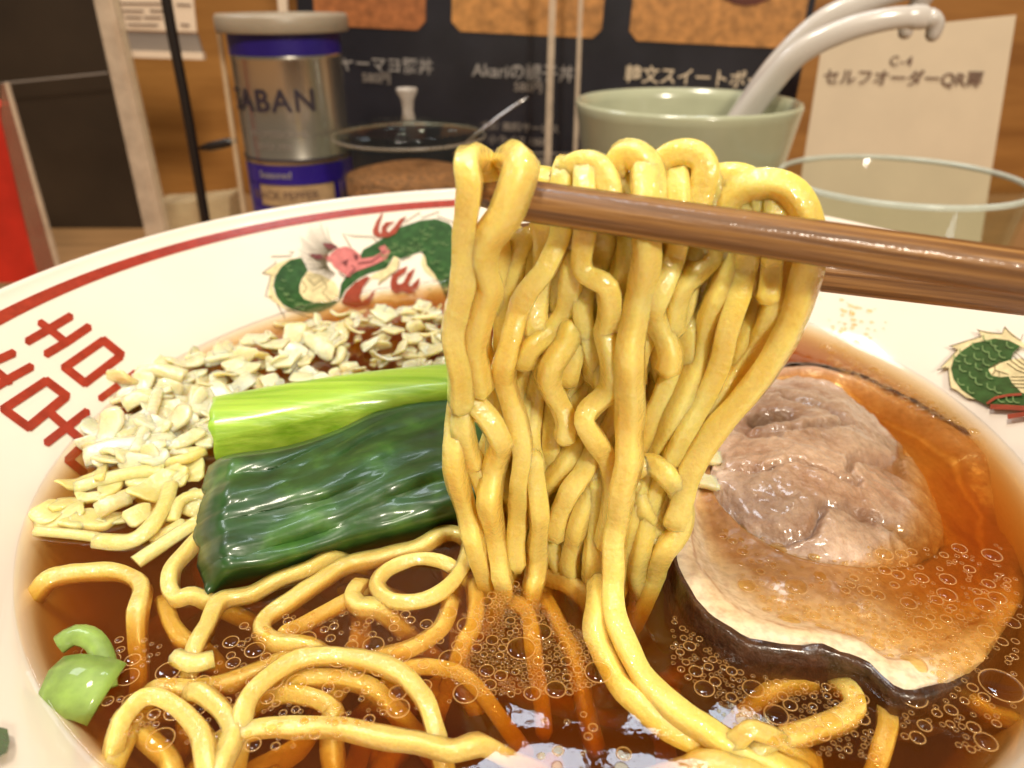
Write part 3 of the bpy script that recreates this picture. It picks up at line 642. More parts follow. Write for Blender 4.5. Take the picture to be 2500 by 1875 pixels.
chopstick(at_y(1172, 474, Y0 - .0015), at_y(3000, 738, Y0 - .0120), .0037, .0043, 'brown wooden chopstick in front of the lifted noodles, its tip in two noodle loops')
chopstick(at_y(1215, 575, Y0 + .0105), at_y(3000, 772, Y0 + .003), .0038, .0050, 'brown wooden chopstick behind the lifted noodles, mostly hidden below the other')

# ------------------------------------------------------------------ pork slice
pork = thing('pork_slice', 'rolled braised pork slice with grey lean centre, fat ring and dark rind in broth', 'pork slice', tuple(at_z(2050, 1240, SOUP)))
PO = np.array(pork.location)
outl = [(1632, 1325), (1640, 1400), (1680, 1480), (1740, 1545), (1820, 1590), (1930, 1605), (2030, 1615), (2120, 1640), (2190, 1700), (2290, 1690), (2420, 1600), (2520, 1450), (2560, 1300), (2540, 1150), (2470, 1072), (2360, 1005), (2250, 950), (2140, 905), (2030, 880), (1930, 880), (1840, 920), (1770, 1000), (1710, 1090), (1660, 1200)]
O3 = np.array([at_z(px, py, SOUP + .001)[:2] for px, py in outl]); C2 = np.array(at_z(2050, 1200, SOUP)[:2])
Oc = catmull([(*p, 0) for p in list(O3) + [O3[0]]], .0008)[:-1, :2]
ang = np.arctan2(Oc[:, 1] - C2[1], Oc[:, 0] - C2[0]); rad_ = np.hypot(Oc[:, 0] - C2[0], Oc[:, 1] - C2[1]); oi = np.argsort(ang)
def Rout(a): return float(np.interp(a, ang[oi], rad_[oi], period=2 * math.pi))
core = [(1735, 1080), (1745, 1010), (1800, 950), (1870, 905), (1960, 888), (2060, 908), (2150, 985), (2260, 1075), (2332, 1175), (2325, 1250), (2210, 1310), (2050, 1335), (1900, 1300), (1790, 1230), (1740, 1160)]
K3 = np.array([at_z(px, py, SOUP + .003)[:2] for px, py in core]); Kc = catmull([(*p, 0) for p in list(K3) + [K3[0]]], .0008)[:-1, :2]
ang2 = np.arctan2(Kc[:, 1] - C2[1], Kc[:, 0] - C2[0]); rad2 = np.hypot(Kc[:, 0] - C2[0], Kc[:, 1] - C2[1]); oi2 = np.argsort(ang2)
def Rcore(a): return min(float(np.interp(a, ang2[oi2], rad2[oi2], period=2 * math.pi)), Rout(a) * .93)
hole = np.array(at_z(1885, 1010, SOUP + .004)[:2])
def tiltz(x, y):   # the slice leans: near left edge proud of the broth, right side under it
    d = (np.array([x, y]) - C2); return SOUP + .0006 - 0.050 * d[0] + 0.012 * d[1] - 0.20 * max(0, d[0] + .006) * (1.0 if d[1] < 0 else max(.25, 1 - d[1] / .02))
def fbm(x, y, s, k=4):
    v = 0; a = 1
    for i in range(k): v += a * noise.noise(Vector((x * s, y * s, i * 3.3))); s *= 2.1; a *= .5
    return v
def ringmesh(name, f0, f1, n, m, zf, mat, cf=None):
    V, Fc, Cl = [], [], []
    for i in range(m + 1):
        t = i / m
        for k in range(n):
            a = -math.pi + 2 * math.pi * k / n; r = f0(a) + (f1(a) - f0(a)) * t
            x, y = C2[0] + r * math.cos(a), C2[1] + r * math.sin(a); V.append((x - PO[0], y - PO[1], zf(x, y, a, t) - PO[2])); Cl.append((*cf(x, y, a, t), 1.0) if cf else (1, 1, 1, 1))
    for i in range(m):
        for k in range(n):
            k2 = (k + 1) % n; Fc.append((i * n + k, (i + 1) * n + k, (i + 1) * n + k2, i * n + k2))
    me = mesh(name, V, Fc); ca_ = me.color_attributes.new('meat', 'FLOAT_COLOR', 'POINT'); ca_.data.foreach_set('color', [float(q) for c_ in Cl for q in c_])
    bm = bmesh.new(); bm.from_mesh(me); bmesh.ops.recalc_face_normals(bm, faces=bm.faces)
    if sum(f.normal.z for f in bm.faces) < 0: bmesh.ops.reverse_faces(bm, faces=bm.faces)
    bm.to_mesh(me); bm.free()
    return new_obj(name, me, mat, pork)
def zcore(x, y, a, t):
    z = tiltz(x, y) + .0036 * (1 - t ** 2.4) + .0004 * (1 - t) - 0.0016 * (t > .985)
    d = np.array([x, y]) - hole; rr = math.hypot(d[0] * 1.0, d[1] * 1.6)
    z -= .0048 * math.exp(-(rr / .0036) ** 4)
    # spiral folds of the rolled meat
    q = np.array([x, y]) - hole; ra = math.hypot(q[0], q[1] * 1.3); th = math.atan2(q[1] * 1.3, q[0])
    fo = math.sin(ra * 430 - th * 1.0 + 3.2 * fbm(x, y, 90)); z += .00055 * (1 - 2.2 * max(0, -fo) ** 4) * min(1, ra / .006) + .0009 * fbm(x, y, 110, 3) + .00022 * fbm(x + 3, y, 600)
    if math.sin(a) < -0.2: z -= .0022 * (-math.sin(a) - .2) * t
    return z
def zfat(x, y, a, t):
    z = tiltz(x, y) + .0003 * math.sin(t * 9) + .0004 * fbm(x, y, 160) - .0006 * (1 - t) - .0019 * math.sin(math.pi * min(1, t / .8)) * (.75 + .5 * fbm(x, y, 60))
    return z - .0006 * (t < .03)
def zrind(x, y, a, t):
    z = tiltz(x, y) + .0009 + .0006 * fbm(x, y, 260)
    return z - (.0062 * max(0, t - .45) / .55) ** 1.0 - .0002
def mix3(a, b_, f): f = max(0.0, min(1.0, f)); return tuple(p + (q - p) * f for p, q in zip(a, b_))
def ccore(x, y, a, t):
    n = fbm(x, y, 110) * .5 + .5; c = mix3((.30, .145, .070), (.58, .40, .26), n * 1.4 - .2)
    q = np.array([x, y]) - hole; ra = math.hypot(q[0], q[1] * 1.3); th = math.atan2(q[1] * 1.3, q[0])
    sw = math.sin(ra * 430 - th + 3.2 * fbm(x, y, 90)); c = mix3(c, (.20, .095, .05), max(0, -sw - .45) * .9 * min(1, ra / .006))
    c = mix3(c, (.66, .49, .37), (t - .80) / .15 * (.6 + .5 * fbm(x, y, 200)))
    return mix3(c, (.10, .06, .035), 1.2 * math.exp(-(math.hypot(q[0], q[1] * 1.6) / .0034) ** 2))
def cfat(x, y, a, t):
    w = fbm(x, y, 130) * .10; t2 = t + w
    A_ = mix3((.60, .36, .115), (.46, .22, .06), fbm(x + 1, y, 220) + .3)
    A_ = mix3(A_, (.84, .66, .45), 1 - abs(t2 - .52) / .05); A_ = mix3(A_, (.58, .36, .24), (t2 - .55) / .05); A_ = mix3(A_, (.16, .07, .04), (t2 - .90) / .1)
    B_ = mix3((.44, .22, .08), (.84, .66, .42), (t2 - .30) / .30); cr_ = abs(t2 - .74 - .03 * math.sin(a * 9)); B_ = mix3(B_, (.50, .26, .10), .8 * (1 - cr_ / .018)); B_ = mix3(B_, (.90, .76, .55), (t2 - .8) / .1)
    r_ = max(0, min(1, (math.cos(a - .9) + .15) / .35)); return mix3(B_, A_, r_)
def mat_meat(name, rough, sss, bs, bd, bscale):
    m, t, N, Lk, b = nt(name); setp(b, Roughness=rough, Subsurface_Weight=sss, Subsurface_Radius=(1, .5, .28), Subsurface_Scale=.0022, Coat_Weight=0.6, Coat_Roughness=0.1)
    at = N.new('ShaderNodeAttribute'); at.attribute_name = 'meat'
    n5 = noise_node(N, Lk, 900, 5); mx = N.new('ShaderNodeMixRGB'); mx.blend_type = 'MULTIPLY'; mx.inputs['Fac'].default_value = .55
    r5 = ramp(N, Lk, n5.outputs['Fac'], [(.3, (.55, .45, .4)), (.6, (1, 1, 1))]); Lk.new(at.outputs['Color'], mx.inputs['Color1']); Lk.new(r5.outputs['Color'], mx.inputs['Color2'])
    Lk.new(mx.outputs['Color'], b.inputs['Base Color']); n2 = noise_node(N, Lk, bscale, 5); bump(N, Lk, n2.outputs['Fac'], bs, bd, b); return m
M['rind'] = simple('pork_rind', (0.055, 0.024, 0.012), 0.3, 500, 0.6, .8, .0008, Coat_Weight=.5, Coat_Roughness=.15)
ringmesh('lean_core', lambda a: 0.0, Rcore, 200, 70, zcore, mat_meat('pork_lean', .34, .2, .9, .0007, 620), ccore)
ringmesh('fat_ring', lambda a: Rcore(a) * .985, lambda a: Rout(a) * .978, 200, 40, zfat, mat_meat('pork_fat', .25, .35, .5, .0005, 420), cfat)
ringmesh('rind', lambda a: Rout(a) * (.968 + .008 * math.sin(a * 7)), lambda a: Rout(a) * (1.018 + .006 * math.sin(a * 11 + 1)), 220, 14, zrind, M['rind'])

# ------------------------------------------------------------------ greens
gv = thing('boiled_greens', 'boiled leafy green with pale stem and dark wrinkled leaf beside the onions', 'greens', tuple(at_z(780, 1150, SOUP)))
GO = np.array(gv.location)
def stem_mesh():
    a = at_z(528, 1052, SOUP + .0040); b_ = at_z(1230, 955, SOUP + .0045); n, K = 60, 40; V, Fc = [], []
    ax = (b_ - a); L = np.linalg.norm(ax); ax /= L; side = np.cross(ax, [0, 0, 1]); side /= np.linalg.norm(side); up = np.cross(side, ax)
    for i in range(n + 1):
        t = i / n
        for k in range(K):
            an = 2 * math.pi * k / K; c, s = math.cos(an), math.sin(an)
            rx, rz = .0064 * (1 - .12 * t), .0049
            rib = 1 + .018 * math.cos(an * 19) + .03 * noise.noise(Vector((t * 6, an, 2)))
            c, s = math.copysign(abs(c) ** .65, c), math.copysign(abs(s) ** .65, s)
            p = a + ax * (L * t + (.0006 * noise.noise(Vector((an * 2, 0, 0))) if i == 0 else 0)) + side * c * rx * rib + up * (s * rz * rib + .0012 * math.sin(t * 3))
            V.append(p - GO)
    for i in range(n):
        for k in range(K):
            k2 = (k + 1) % K; Fc.append((i * K + k, i * K + k2, (i + 1) * K + k2, (i + 1) * K + k))
    V.append(a - GO - ax * .0002); c0 = len(V) - 1
    for k in range(K): Fc.append((c0, (k + 1) % K, k))
    return mesh('stem', V, Fc)
new_obj('stem', stem_mesh(), M['stem'], gv)
def leaf_mesh():
    top = catmull([(514, 1142, 0), (560, 1118, 0), (700, 1096, 0), (820, 1058, 0), (930, 1008, 0), (1110, 956, 0), (1260, 940, 0)], 6)[:, :2]
    bot = catmull([(505, 1470, 0), (560, 1430, 0), (660, 1405, 0), (780, 1370, 0), (900, 1335, 0), (1040, 1302, 0), (1260, 1250, 0)], 6)[:, :2]
    nu, nv = 110, 90; V, Fc = [], []
    st = np.linspace(0, 1, nu + 1)
    T = np.stack([np.interp(st, np.linspace(0, 1, len(top)), top[:, j]) for j in (0, 1)], 1); B = np.stack([np.interp(st, np.linspace(0, 1, len(bot)), bot[:, j]) for j in (0, 1)], 1)
    for i in range(nu + 1):
        for j in range(nv + 1):
            v = j / nv; u = i / nu
            px, py = T[i] * (1 - v) + B[i] * v
            px += (-26 * math.sin(v * math.pi) * (1 - u) ** 4 + 22 * fbm(v * 3.1, 2.2, 1.2) * (1 - u) ** 5)      # ragged left end
            h = .0088 * (1 - v) ** 0.8 * (1 - .25 * u) + .0016 * math.sin(v * math.pi)
            fa = math.atan2(v - .55 + .25 * u, u + .35); wv = fbm(u * 1.3 + 4, v * 1.7, 1.2, 2)
            h += (.0013 * fbm(u * 1.1 + 2, v * 2.2, 1.5, 2) + (.00058 * math.sin(fa * 8 + 4.4 * wv) + .00028 * abs(math.sin(fa * 17 + 5.0 * wv))) * (.12 + .88 * min(1, u * 1.8)) + .00032 * fbm(u * 2.4 - v * 2, v * 5.5 + u, 1.0, 2) + .00012 * fbm(u * 8, v * 16, 1.0, 2)) * min(1, v * 7)
            if v > .86: h -= .004 * ((v - .86) / .14) ** 1.5
            if v < .03: h -= .0012 * (.03 - v) / .03
            e = max(0, .09 - u) / .09; h -= min(.0042, max(0, h)) * e ** 1.5
            V.append(at_z(px, py, SOUP + h) - GO)
    for i in range(nu):
        for j in range(nv):
            w = nv + 1; Fc.append((i * w + j, (i + 1) * w + j, (i + 1) * w + j + 1, i * w + j + 1))
    return mesh('leaf', V, Fc)
lf = new_obj('leaf', leaf_mesh(), M['leaf'], gv)
sm = lf.modifiers.new('thickness', 'SOLIDIFY'); sm.thickness = .0005; sm.offset = -1

# ------------------------------------------------------------------ onions
def chip_mesh(seed, curved):
    r = random.Random(seed); L, Wd, T_ = r.uniform(.0028, .0078), r.uniform(.0015, .0044), r.uniform(.0006, .0011); n, K = 11, 12; V, Fc = [], []
    ex = r.uniform(.2, .45); sk = r.uniform(-.7, .7); ep = r.choice([5, 8, 12]); tp = r.uniform(-.35, .35)
    for i in range(n + 1):
        t = -1 + 2 * i / n; w = (1 - abs(t) ** ep * .45) * (1 + tp * t)
        for k in range(K):
            a = 2 * math.pi * k / K; c, s_ = math.cos(a), math.sin(a); cc, ss = math.copysign(abs(c) ** ex, c), math.copysign(abs(s_) ** ex, s_)
            x, y, z = t * L / 2 + sk * cc * Wd * .3, cc * w * Wd / 2, ss * w * T_ / 2 + curved * (t * t) * L * .35 - curved * .5 * (cc * w) ** 2 * Wd * .4
            d = noise.noise(Vector((x * 500, y * 500, seed))); V.append((x + .0003 * d, y + .0003 * noise.noise(Vector((x * 420, y * 420, seed + 9))), z + .00022 * noise.noise(Vector((x * 600, y * 600, seed + 5)))))
    for i in range(n):
        for k in range(K): k2 = (k + 1) % K; Fc.append((i * K + k, i * K + k2, (i + 1) * K + k2, (i + 1) * K + k))
    Fc.append(tuple(range(K))[::-1]); Fc.append(tuple(n * K + k for k in range(K)))
    me = mesh('onion_piece', V, Fc); me.materials.append(M['onion']); return me
chips = [chip_mesh(k, random.choice([0, .15, .3, .45])) for k in range(26)]
heap = [(300, 905), (450, 868), (560, 850), (690, 790), (900, 752), (1120, 735), (1150, 940), (900, 950), (520, 985), (500, 1100), (430, 1135), (300, 1130), (220, 1110), (215, 1070), (290, 1000)]
def inpoly(x, y, Q):
    c = False; j = len(Q) - 1
    for i in range(len(Q)):
        if (Q[i][1] > y) != (Q[j][1] > y) and x < (Q[j][0] - Q[i][0]) * (y - Q[i][1]) / (Q[j][1] - Q[i][1]) + Q[i][0]: c = not c
        j = i
    return c
cnt = 0
while cnt < 290:
    px, py = random.uniform(200, 1150), random.uniform(735, 1140)
    if not inpoly(px, py, heap): continue
    layer = random.random()
    z = SOUP - .0014 + layer * (.0040 if px > 500 else .0032)
    p = at_z(px, py + 8 * layer, z); q = math.hypot(p[0] - BC[0], p[1] - BC[1]); z = max(z, prof(q) + .0005)
    if q > .0835: continue
    o = new_obj('onion_piece', chips[cnt % len(chips)]); o.location = at_z(px, py, z)
    o.rotation_euler = (random.gauss(0, .42), random.gauss(0, .32), random.uniform(0, 6.3)); s = random.uniform(.65, 1.2) * (1.1 if px < 560 else .95); o.scale = (s, s * random.uniform(.8, 1.2), s)
    tag(o, 'small pale chopped onion piece in the heap against the bowl wall', 'onion', 'chopped onion pieces heaped in the broth'); cnt += 1
for (px, py, dz, rx, rz, s) in [(1745, 1120, .0020, .3, .4, 1.3), (1725, 1175, .0015, -.2, 2.2, 1.4), (1770, 1160, .001, .2, 1.2, 1.1)]:
    o = new_obj('onion_piece', chips[4]); o.location = at_z(px, py, SOUP + dz); o.rotation_euler = (rx, .2, rz); o.scale = (s, s, s)
    tag(o, 'white onion sliver between the lifted noodles and the pork slice', 'onion', 'onion slivers by the pork')
# larger curved leek ribbons at the left
def ribbon(pts, z, w, th, label, mat='leek'):
    C = catmull([at_z(px, py, SOUP + (z + h) / 1000) for px, py, h in pts], .0008); T = np.gradient(C, axis=0); T /= np.linalg.norm(T, axis=1)[:, None]
    V, Fc = [], []; K = 8
    for i in range(len(C)):
        sd = np.cross(T[i], [0.0, -.35, .94]); sd /= np.linalg.norm(sd); up = np.cross(sd, T[i]); ww = w * (1 + .12 * noise.noise(Vector((i * .2, pts[0][0], 0))))
        for k in range(K):
            a = 2 * math.pi * (k + .5) / K; c, s = math.cos(a), math.sin(a); q = (abs(c) ** 4 + abs(s) ** 4) ** -.25
            V.append(C[i] + sd * c * q * ww / 2 + up * (s * q * th / 2 - .25 * ww * (c * q) ** 2 * .5))
    for i in range(len(C) - 1):
        for k in range(K):
            k2 = (k + 1) % K; Fc.append((i * K + k, i * K + k2, (i + 1) * K + k2, (i + 1) * K + k))
    Fc.append(tuple(range(K))[::-1]); Fc.append(tuple((len(C) - 1) * K + k for k in range(K)))
    return tag(new_obj('leek_piece', mesh('leek_piece', V, Fc), M[mat]), label, 'leek', None)
ribbon([(415, 1180, .5), (400, 1230, .8), (360, 1290, .5), (310, 1320, 0), (230, 1318, -.3)], .6, .0026, .0011, 'curved yellowish leek strip hooked round towards the bowl wall')
ribbon([(85, 1295, .2), (150, 1300, .3), (230, 1310, .2), (300, 1325, 0)], .3, .0016, .0008, 'fibrous pale leek sliver touching the bowl wall')
ribbon([(235, 1245, .6), (270, 1225, 1.2), (310, 1212, .6)], 1.0, .0030, .0013, 'rounded pale leek chunk on the yellow leek pile', 'onion')
ribbon([(330, 1100, 1), (365, 1010, 1.5), (385, 950, 1.6)], 1.2, .0022, .0012, 'upright pale onion strip on the heap below the red emblem', 'onion')
ribbon([(300, 985, 1), (340, 965, 2), (390, 968, 1)], 1.0, .0040, .0012, 'square white onion chunk with brown speckles beside the emblem', 'onion')
ribbon([(335, 905, 1), (390, 900, 2), (450, 915, 1)], 1.0, .0032, .0012, 'broad flat onion chunk on top of the heap', 'onion')
ribbon([(205, 1110, .4), (270, 1090, 1.2), (350, 1080, 1.4), (420, 1060, .8)], .6, .0046, .0010, 'glossy layered onion petal at the edge of the broth', 'onion')
ribbon([(400, 1130, 0), (450, 1118, .6), (500, 1100, .4)], .8, .0020, .0012, 'thick yellowish leek strip beside the cut stem end')
ribbon([(420, 1270, 0), (440, 1220, .6), (490, 1205, .4), (520, 1215, 0)], .6, .0020, .0010, 'leek loop tucked against the torn leaf end')
ribbon([(330, 1370, -.6), (390, 1330, -.2), (450, 1290, .3), (500, 1260, .3)], .3, .0024, .0010, 'long yellow leek strip running under the leaf tip')
ribbon([(425, 1600, 0), (465, 1618, .2), (522, 1606, 0)], .2, .0022, .0012, 'short pale leek stub floating between broth noodles')
ribbon([(180, 1190, 0), (240, 1170, .5), (330, 1150, .8), (400, 1145, .5)], .2, .0026, .0009, 'translucent leek skin at the edge below the emblem')
lk = [(410, 1150), (330, 1200), (300, 1160), (250, 1150), (200, 1180), (170, 1230), (220, 1215), (280, 1270), (340, 1260), (150, 1262), (380, 1190), (440, 1170), (470, 1230), (190, 1275), (120, 1255), (350, 1150), (460, 1140), (410, 1300), (270, 1190), (240, 1270)]
for k, (px, py) in enumerate(lk):
    me = chips[(k * 5) % len(chips)].copy(); me.materials.clear(); me.materials.append(M['leek'])
    o = new_obj('leek_piece', me); o.location = at_z(px, py, SOUP - .0004 + .0008 * random.random()); o.rotation_euler = (random.gauss(0, .2), random.gauss(0, .2), random.uniform(0, 6.3)); s_ = random.uniform(.8, 1.25); o.scale = (s_, s_, s_)
    tag(o, 'translucent yellowish leek bit floating between onion heap and bowl wall', 'leek', 'loose leek bits by the bowl wall')
# green scallion ring
sca = thing('scallion_piece', 'bright green cut scallion piece floating by the bowl wall', 'scallion', tuple(at_z(190, 1650, SOUP)))
for nm, pts, w, th in (('outer_layer', [(112, 1672, .2), (165, 1668, 1.0), (220, 1674, 1.0), (262, 1690, .2)], .0072, .0013), ('inner_layer', [(140, 1572, 1.2), (180, 1548, 1.8), (225, 1560, 1.8), (252, 1610, 1.2), (256, 1680, .2)], .0026, .0011)):
    o = ribbon(pts, .4, w, th, 'x', 'scallion'); o.name = nm; o.data.transform(Matrix.Translation(-sca.location)); o.parent = sca
    for k_ in ('label', 'category'): del o[k_]

# ------------------------------------------------------------------ oil droplets on the broth
def dome(c, r, V, Fc, h=.30):
    n, rows = (24 if r > .0008 else 12), []
    for f, hh in ((1.0, -.02), (.93, .40), (.82, .72), (.6, .93), (.3, .99)):
        row = []
        for k in range(n):
            a = 2 * math.pi * k / n; row.append(len(V)); V.append((c[0] + r * f * math.cos(a), c[1] + r * f * math.sin(a), c[2] + hh * h * min(r, .0012)))
        rows.append(row)
    for A, B in zip(rows[:-1], rows[1:]):
        for k in range(n): Fc.append((A[k], A[(k + 1) % n], B[(k + 1) % n], B[k]))
    Fc.append(tuple(rows[-1])); nb = len(Fc)
    tr = min(.000075, r * .13); base = len(V); m_ = 6  # thin ring standing in for the bright glint round the droplet
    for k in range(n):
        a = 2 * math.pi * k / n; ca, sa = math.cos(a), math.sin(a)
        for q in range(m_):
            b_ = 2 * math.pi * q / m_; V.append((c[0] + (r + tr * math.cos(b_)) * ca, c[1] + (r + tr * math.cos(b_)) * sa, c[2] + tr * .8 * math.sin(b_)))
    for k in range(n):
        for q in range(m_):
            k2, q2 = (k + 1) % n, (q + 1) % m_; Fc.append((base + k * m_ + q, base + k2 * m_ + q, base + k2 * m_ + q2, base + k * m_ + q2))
    return n * 4 + 1, n * m_
zones = [([(1130, 1500), (1250, 1420), (1440, 1560), (1470, 1660), (1400, 1690), (1120, 1700), (1090, 1620)], 420, (4, 32)),
         ([(1640, 1500), (1800, 1640), (2100, 1680), (2150, 1850), (1900, 1840), (1640, 1620)], 200, (4, 24)),
         ([(1750, 1280), (2200, 1340), (2440, 1330), (2500, 1500), (2300, 1650), (2000, 1560), (1850, 1480)], 340, (4, 28)),
         ([(2200, 1500), (2490, 1400), (2490, 1860), (2200, 1800)], 90, (5, 44)),
         ([(420, 1560), (1100, 1420), (1150, 1700), (700, 1830), (300, 1800), (160, 1560)], 320, (4, 26)),
         ([(1990, 820), (2200, 930), (2400, 1060), (2200, 1000), (2020, 880)], 70, (6, 18)),
         ([(1250, 1740), (1540, 1740), (1540, 1870), (1250, 1870)], 9, (5, 14))]
placed = []; SMI = []; SV, SF = [], []; ndrop = 0
for poly, n, (r0, r1) in zones:
    xs = [p[0] for p in poly]; ys = [p[1] for p in poly]; got = tries = 0
    while got < n and tries < n * 40:
        tries += 1
        px, py = random.uniform(min(xs), max(xs)), random.uniform(min(ys), max(ys))
        if not inpoly(px, py, poly): continue
        p = at_z(px, py, SOUP + .0001); r = (r0 + (r1 - r0) * random.random() ** 3.2) / FPX * .105 * (1.0 if py > 1200 else 1.3)
        if math.hypot(p[0] - BC[0], p[1] - BC[1]) > .079: continue
        if any((p[0] - q[0]) ** 2 + (p[1] - q[1]) ** 2 < (r + q[2]) ** 2 * .9 for q in placed): continue
        placed.append((p[0], p[1], r)); got += 1
        if r > 17 / FPX * .105 and ndrop < 110:
            V, Fc = [], []; nd, nr_ = dome((0, 0, 0), r, V, Fc); o = new_obj('oil_droplet', mesh('oil_droplet', V, Fc), [M['oil'], M['oil_glint_ring']], broth); o.data.polygons.foreach_set('material_index', [0] * nd + [1] * nr_); o.location = tuple(p); ndrop += 1
        else:
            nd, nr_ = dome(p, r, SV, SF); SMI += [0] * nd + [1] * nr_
fd = new_obj('fine_oil_droplets', mesh('fine_oil_droplets', SV, SF), [M['oil'], M['oil_glint_ring']], broth, kind='stuff'); fd.data.polygons.foreach_set('material_index', SMI)

WV, WF, WM = [], [], []
for k in range(46):
    px, py = random.gauss(2050, 55), random.gauss(775, 32)
    if px < 1985 or py > 790 + (px - 1970) * .42: continue
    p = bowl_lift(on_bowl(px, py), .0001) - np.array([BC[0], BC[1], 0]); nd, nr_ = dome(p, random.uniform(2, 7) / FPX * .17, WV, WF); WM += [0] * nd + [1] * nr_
wd = new_obj('splashed_oil', mesh('splashed_oil', WV, WF), [M['oil'], M['oil_glint_ring']], bowl, kind='stuff'); wd.data.polygons.foreach_set('material_index', WM)

# ------------------------------------------------------------------ lettering helper
def text_mesh(s, size, font_scale=1.0, align='CENTER', spacing=1.0):
    cu = bpy.data.curves.new('lettering', 'FONT'); cu.body = s; cu.size = size; cu.align_x = align; cu.align_y = 'CENTER'; cu.space_character = spacing; cu.offset = size * .012 * font_scale
    o = bpy.data.objects.new('lettering', cu); COL.objects.link(o); bpy.context.view_layer.update()
    dg = bpy.context.evaluated_depsgraph_get(); me = bpy.data.meshes.new_from_object(o.evaluated_get(dg)); bpy.data.objects.remove(o); me.name = 'lettering'; me.materials.clear(); return me
def flat_text(s, size, parent, org, xax, zax, off, mat, name='lettering', **kw):
    me = text_mesh(s, size, **kw); xa, za = Vector(xax).normalized(), Vector(zax).normalized(); n = xa.cross(za)
    R3 = Matrix((xa, za, n)).transposed().to_4x4(); me.transform(Matrix.Translation(Vector(org) + n * off) @ R3)
    o = new_obj(name, me, mat, parent); return o

# ------------------------------------------------------------------ pepper can
CY = .345
pc = at_y(690, 60, CY); PCX = pc[0] ; LZ = pc[2]
can = thing('pepper_can', 'silver pepper can with blue bands, dark lettering and translucent plastic lid', 'can', (PCX, CY, 0))
CR = .0225
new_obj('body', lathe('body', [(0, .0005), (CR * .97, .0005), (CR, .002), (CR, LZ - .0525), (CR * 1.012, LZ - .052), (CR * 1.012, LZ - .0505), (CR, LZ - .0500), (CR, LZ - .0125), (CR * 1.008, LZ - .012), (CR * 1.008, LZ - .0112), (CR, LZ - .0108), (CR, LZ - .002), (0, LZ - .002)], 72), M['tin'], can)
def sleeve(name, z0, z1, mat, r=CR + .00025, a0=0, a1=2 * math.pi):
    V, Fc = [], []; n = 72
    for k in range(n + 1):
        a = a0 + (a1 - a0) * k / n
        for z in (z0, z1): V.append((r * math.cos(a), r * math.sin(a), z))
    for k in range(n): Fc.append((2 * k, 2 * k + 2, 2 * k + 3, 2 * k + 1))
    return new_obj(name, mesh(name, V, Fc), mat, can)
sleeve('blue_band', LZ - .0105, LZ - .0015, M['blue']); sleeve('dark_line', LZ - .0512, LZ - .0500, M['ink'], CR * 1.012 + .0002)
sleeve('blue_band', LZ - .0605, LZ - .0527, M['blue']); sleeve('blue_band', .002, LZ - .0700, M['blue'])
sleeve('label_panel', LZ - .0695, LZ - .0610, M['goldlabel'], CR + .0003, math.radians(-125), math.radians(-40))
sleeve('blue_band', LZ - .0697, LZ - .0608, M['blue'], CR + .0003, math.radians(-39.5), math.radians(234))
new_obj('lid', lathe('lid', [(0, LZ - .0025), (CR * 1.17, LZ - .0025), (CR * 1.18, LZ - .002), (CR * 1.18, LZ + .0030), (CR * 1.15, LZ + .0042), (CR * .9, LZ + .0042), (CR * .88, LZ + .0034), (0, LZ + .0034)], 72), M['lid'], can)
def can_text(s, size, z, ang0, mat, fs=1.0, spacing=1.0):
    me = text_mesh(s, size, fs, spacing=spacing); r = CR + .00045
    for v in me.vertices:
        a = math.radians(-90) + ang0 + v.co.x / r; v.co = Vector((r * math.cos(a), r * math.sin(a), z + v.co.y))
    new_obj('lettering', me, mat, can)
can_text('GABAN', .0120, LZ - .0275, -math.radians(16), M['ink'], 1.4, 1.15)
can_text('PROFESSIONAL', .0036, LZ - .0400, -math.radians(4), M['greycard']); can_text('SINCE 1954', .0032, LZ - .0450, -math.radians(10), M['greycard'])
can_text('Seasoned', .0040, LZ - .0565, -math.radians(14), M['greyprint']); can_text('BLACK PEPPER', .0048, LZ - .0652, -math.radians(8), M['brownink'])

# ------------------------------------------------------------------ glass jar with lid, and its spoon
JY = .318; jc = at_y(1000, 333, JY); JR = .0300; JZ = jc[2]
jar = thing('condiment_jar', 'low clear glass condiment jar with knobbed glass lid and dark seasoning', 'jar', (jc[0], JY, 0))
new_obj('wall', lathe('wall', [(0, .0006), (JR * .80, .0006), (JR * .9, .003), (JR * .97, .02), (JR, JZ - .004), (JR * 1.03, JZ), (JR * 1.0, JZ + .001), (JR * .93, JZ - .004), (JR * .9, .02), (JR * .78, .006), (0, .005)], 72), M['glass'], jar)
new_obj('seasoning', lathe('seasoning', [(0, .0065), (JR * .76, .0065), (JR * .86, .02), (JR * .90, JZ - .015), (JR * .5, JZ - .012), (0, JZ - .013)], 48), simple('seasoning', (0.30, 0.11, 0.035), .6, 500, .6, 1.0, .002), jar)
new_obj('rim', lathe('rim', [(JR * 1.02, JZ - .0004), (JR * 1.035, JZ + .0002), (JR * 1.02, JZ + .0008), (JR * 1.005, JZ + .0002), (JR * 1.02, JZ - .0004)], 72), mat_edge('jar_rim_glass', (.30, .24, .18)), jar)
ld = new_obj('lid', lathe('lid', [(0, JZ + .0052), (JR * .5, JZ + .0045), (JR * .9, JZ + .0018), (JR * .99, JZ + .0012), (JR * .99, JZ + .0030), (JR * .9, JZ + .0036), (JR * .5, JZ + .0063), (0, JZ + .0070)], 72), M['glass'], jar)
new_obj('knob', lathe('knob', [(0, JZ + .006), (.0028, JZ + .0065), (.0021, JZ + .010), (.0026, JZ + .014), (.0042, JZ + .0172), (.0040, JZ + .0185), (0, JZ + .0188)], 32), mat_edge('knob_glass', (.62, .55, .48)), ld)
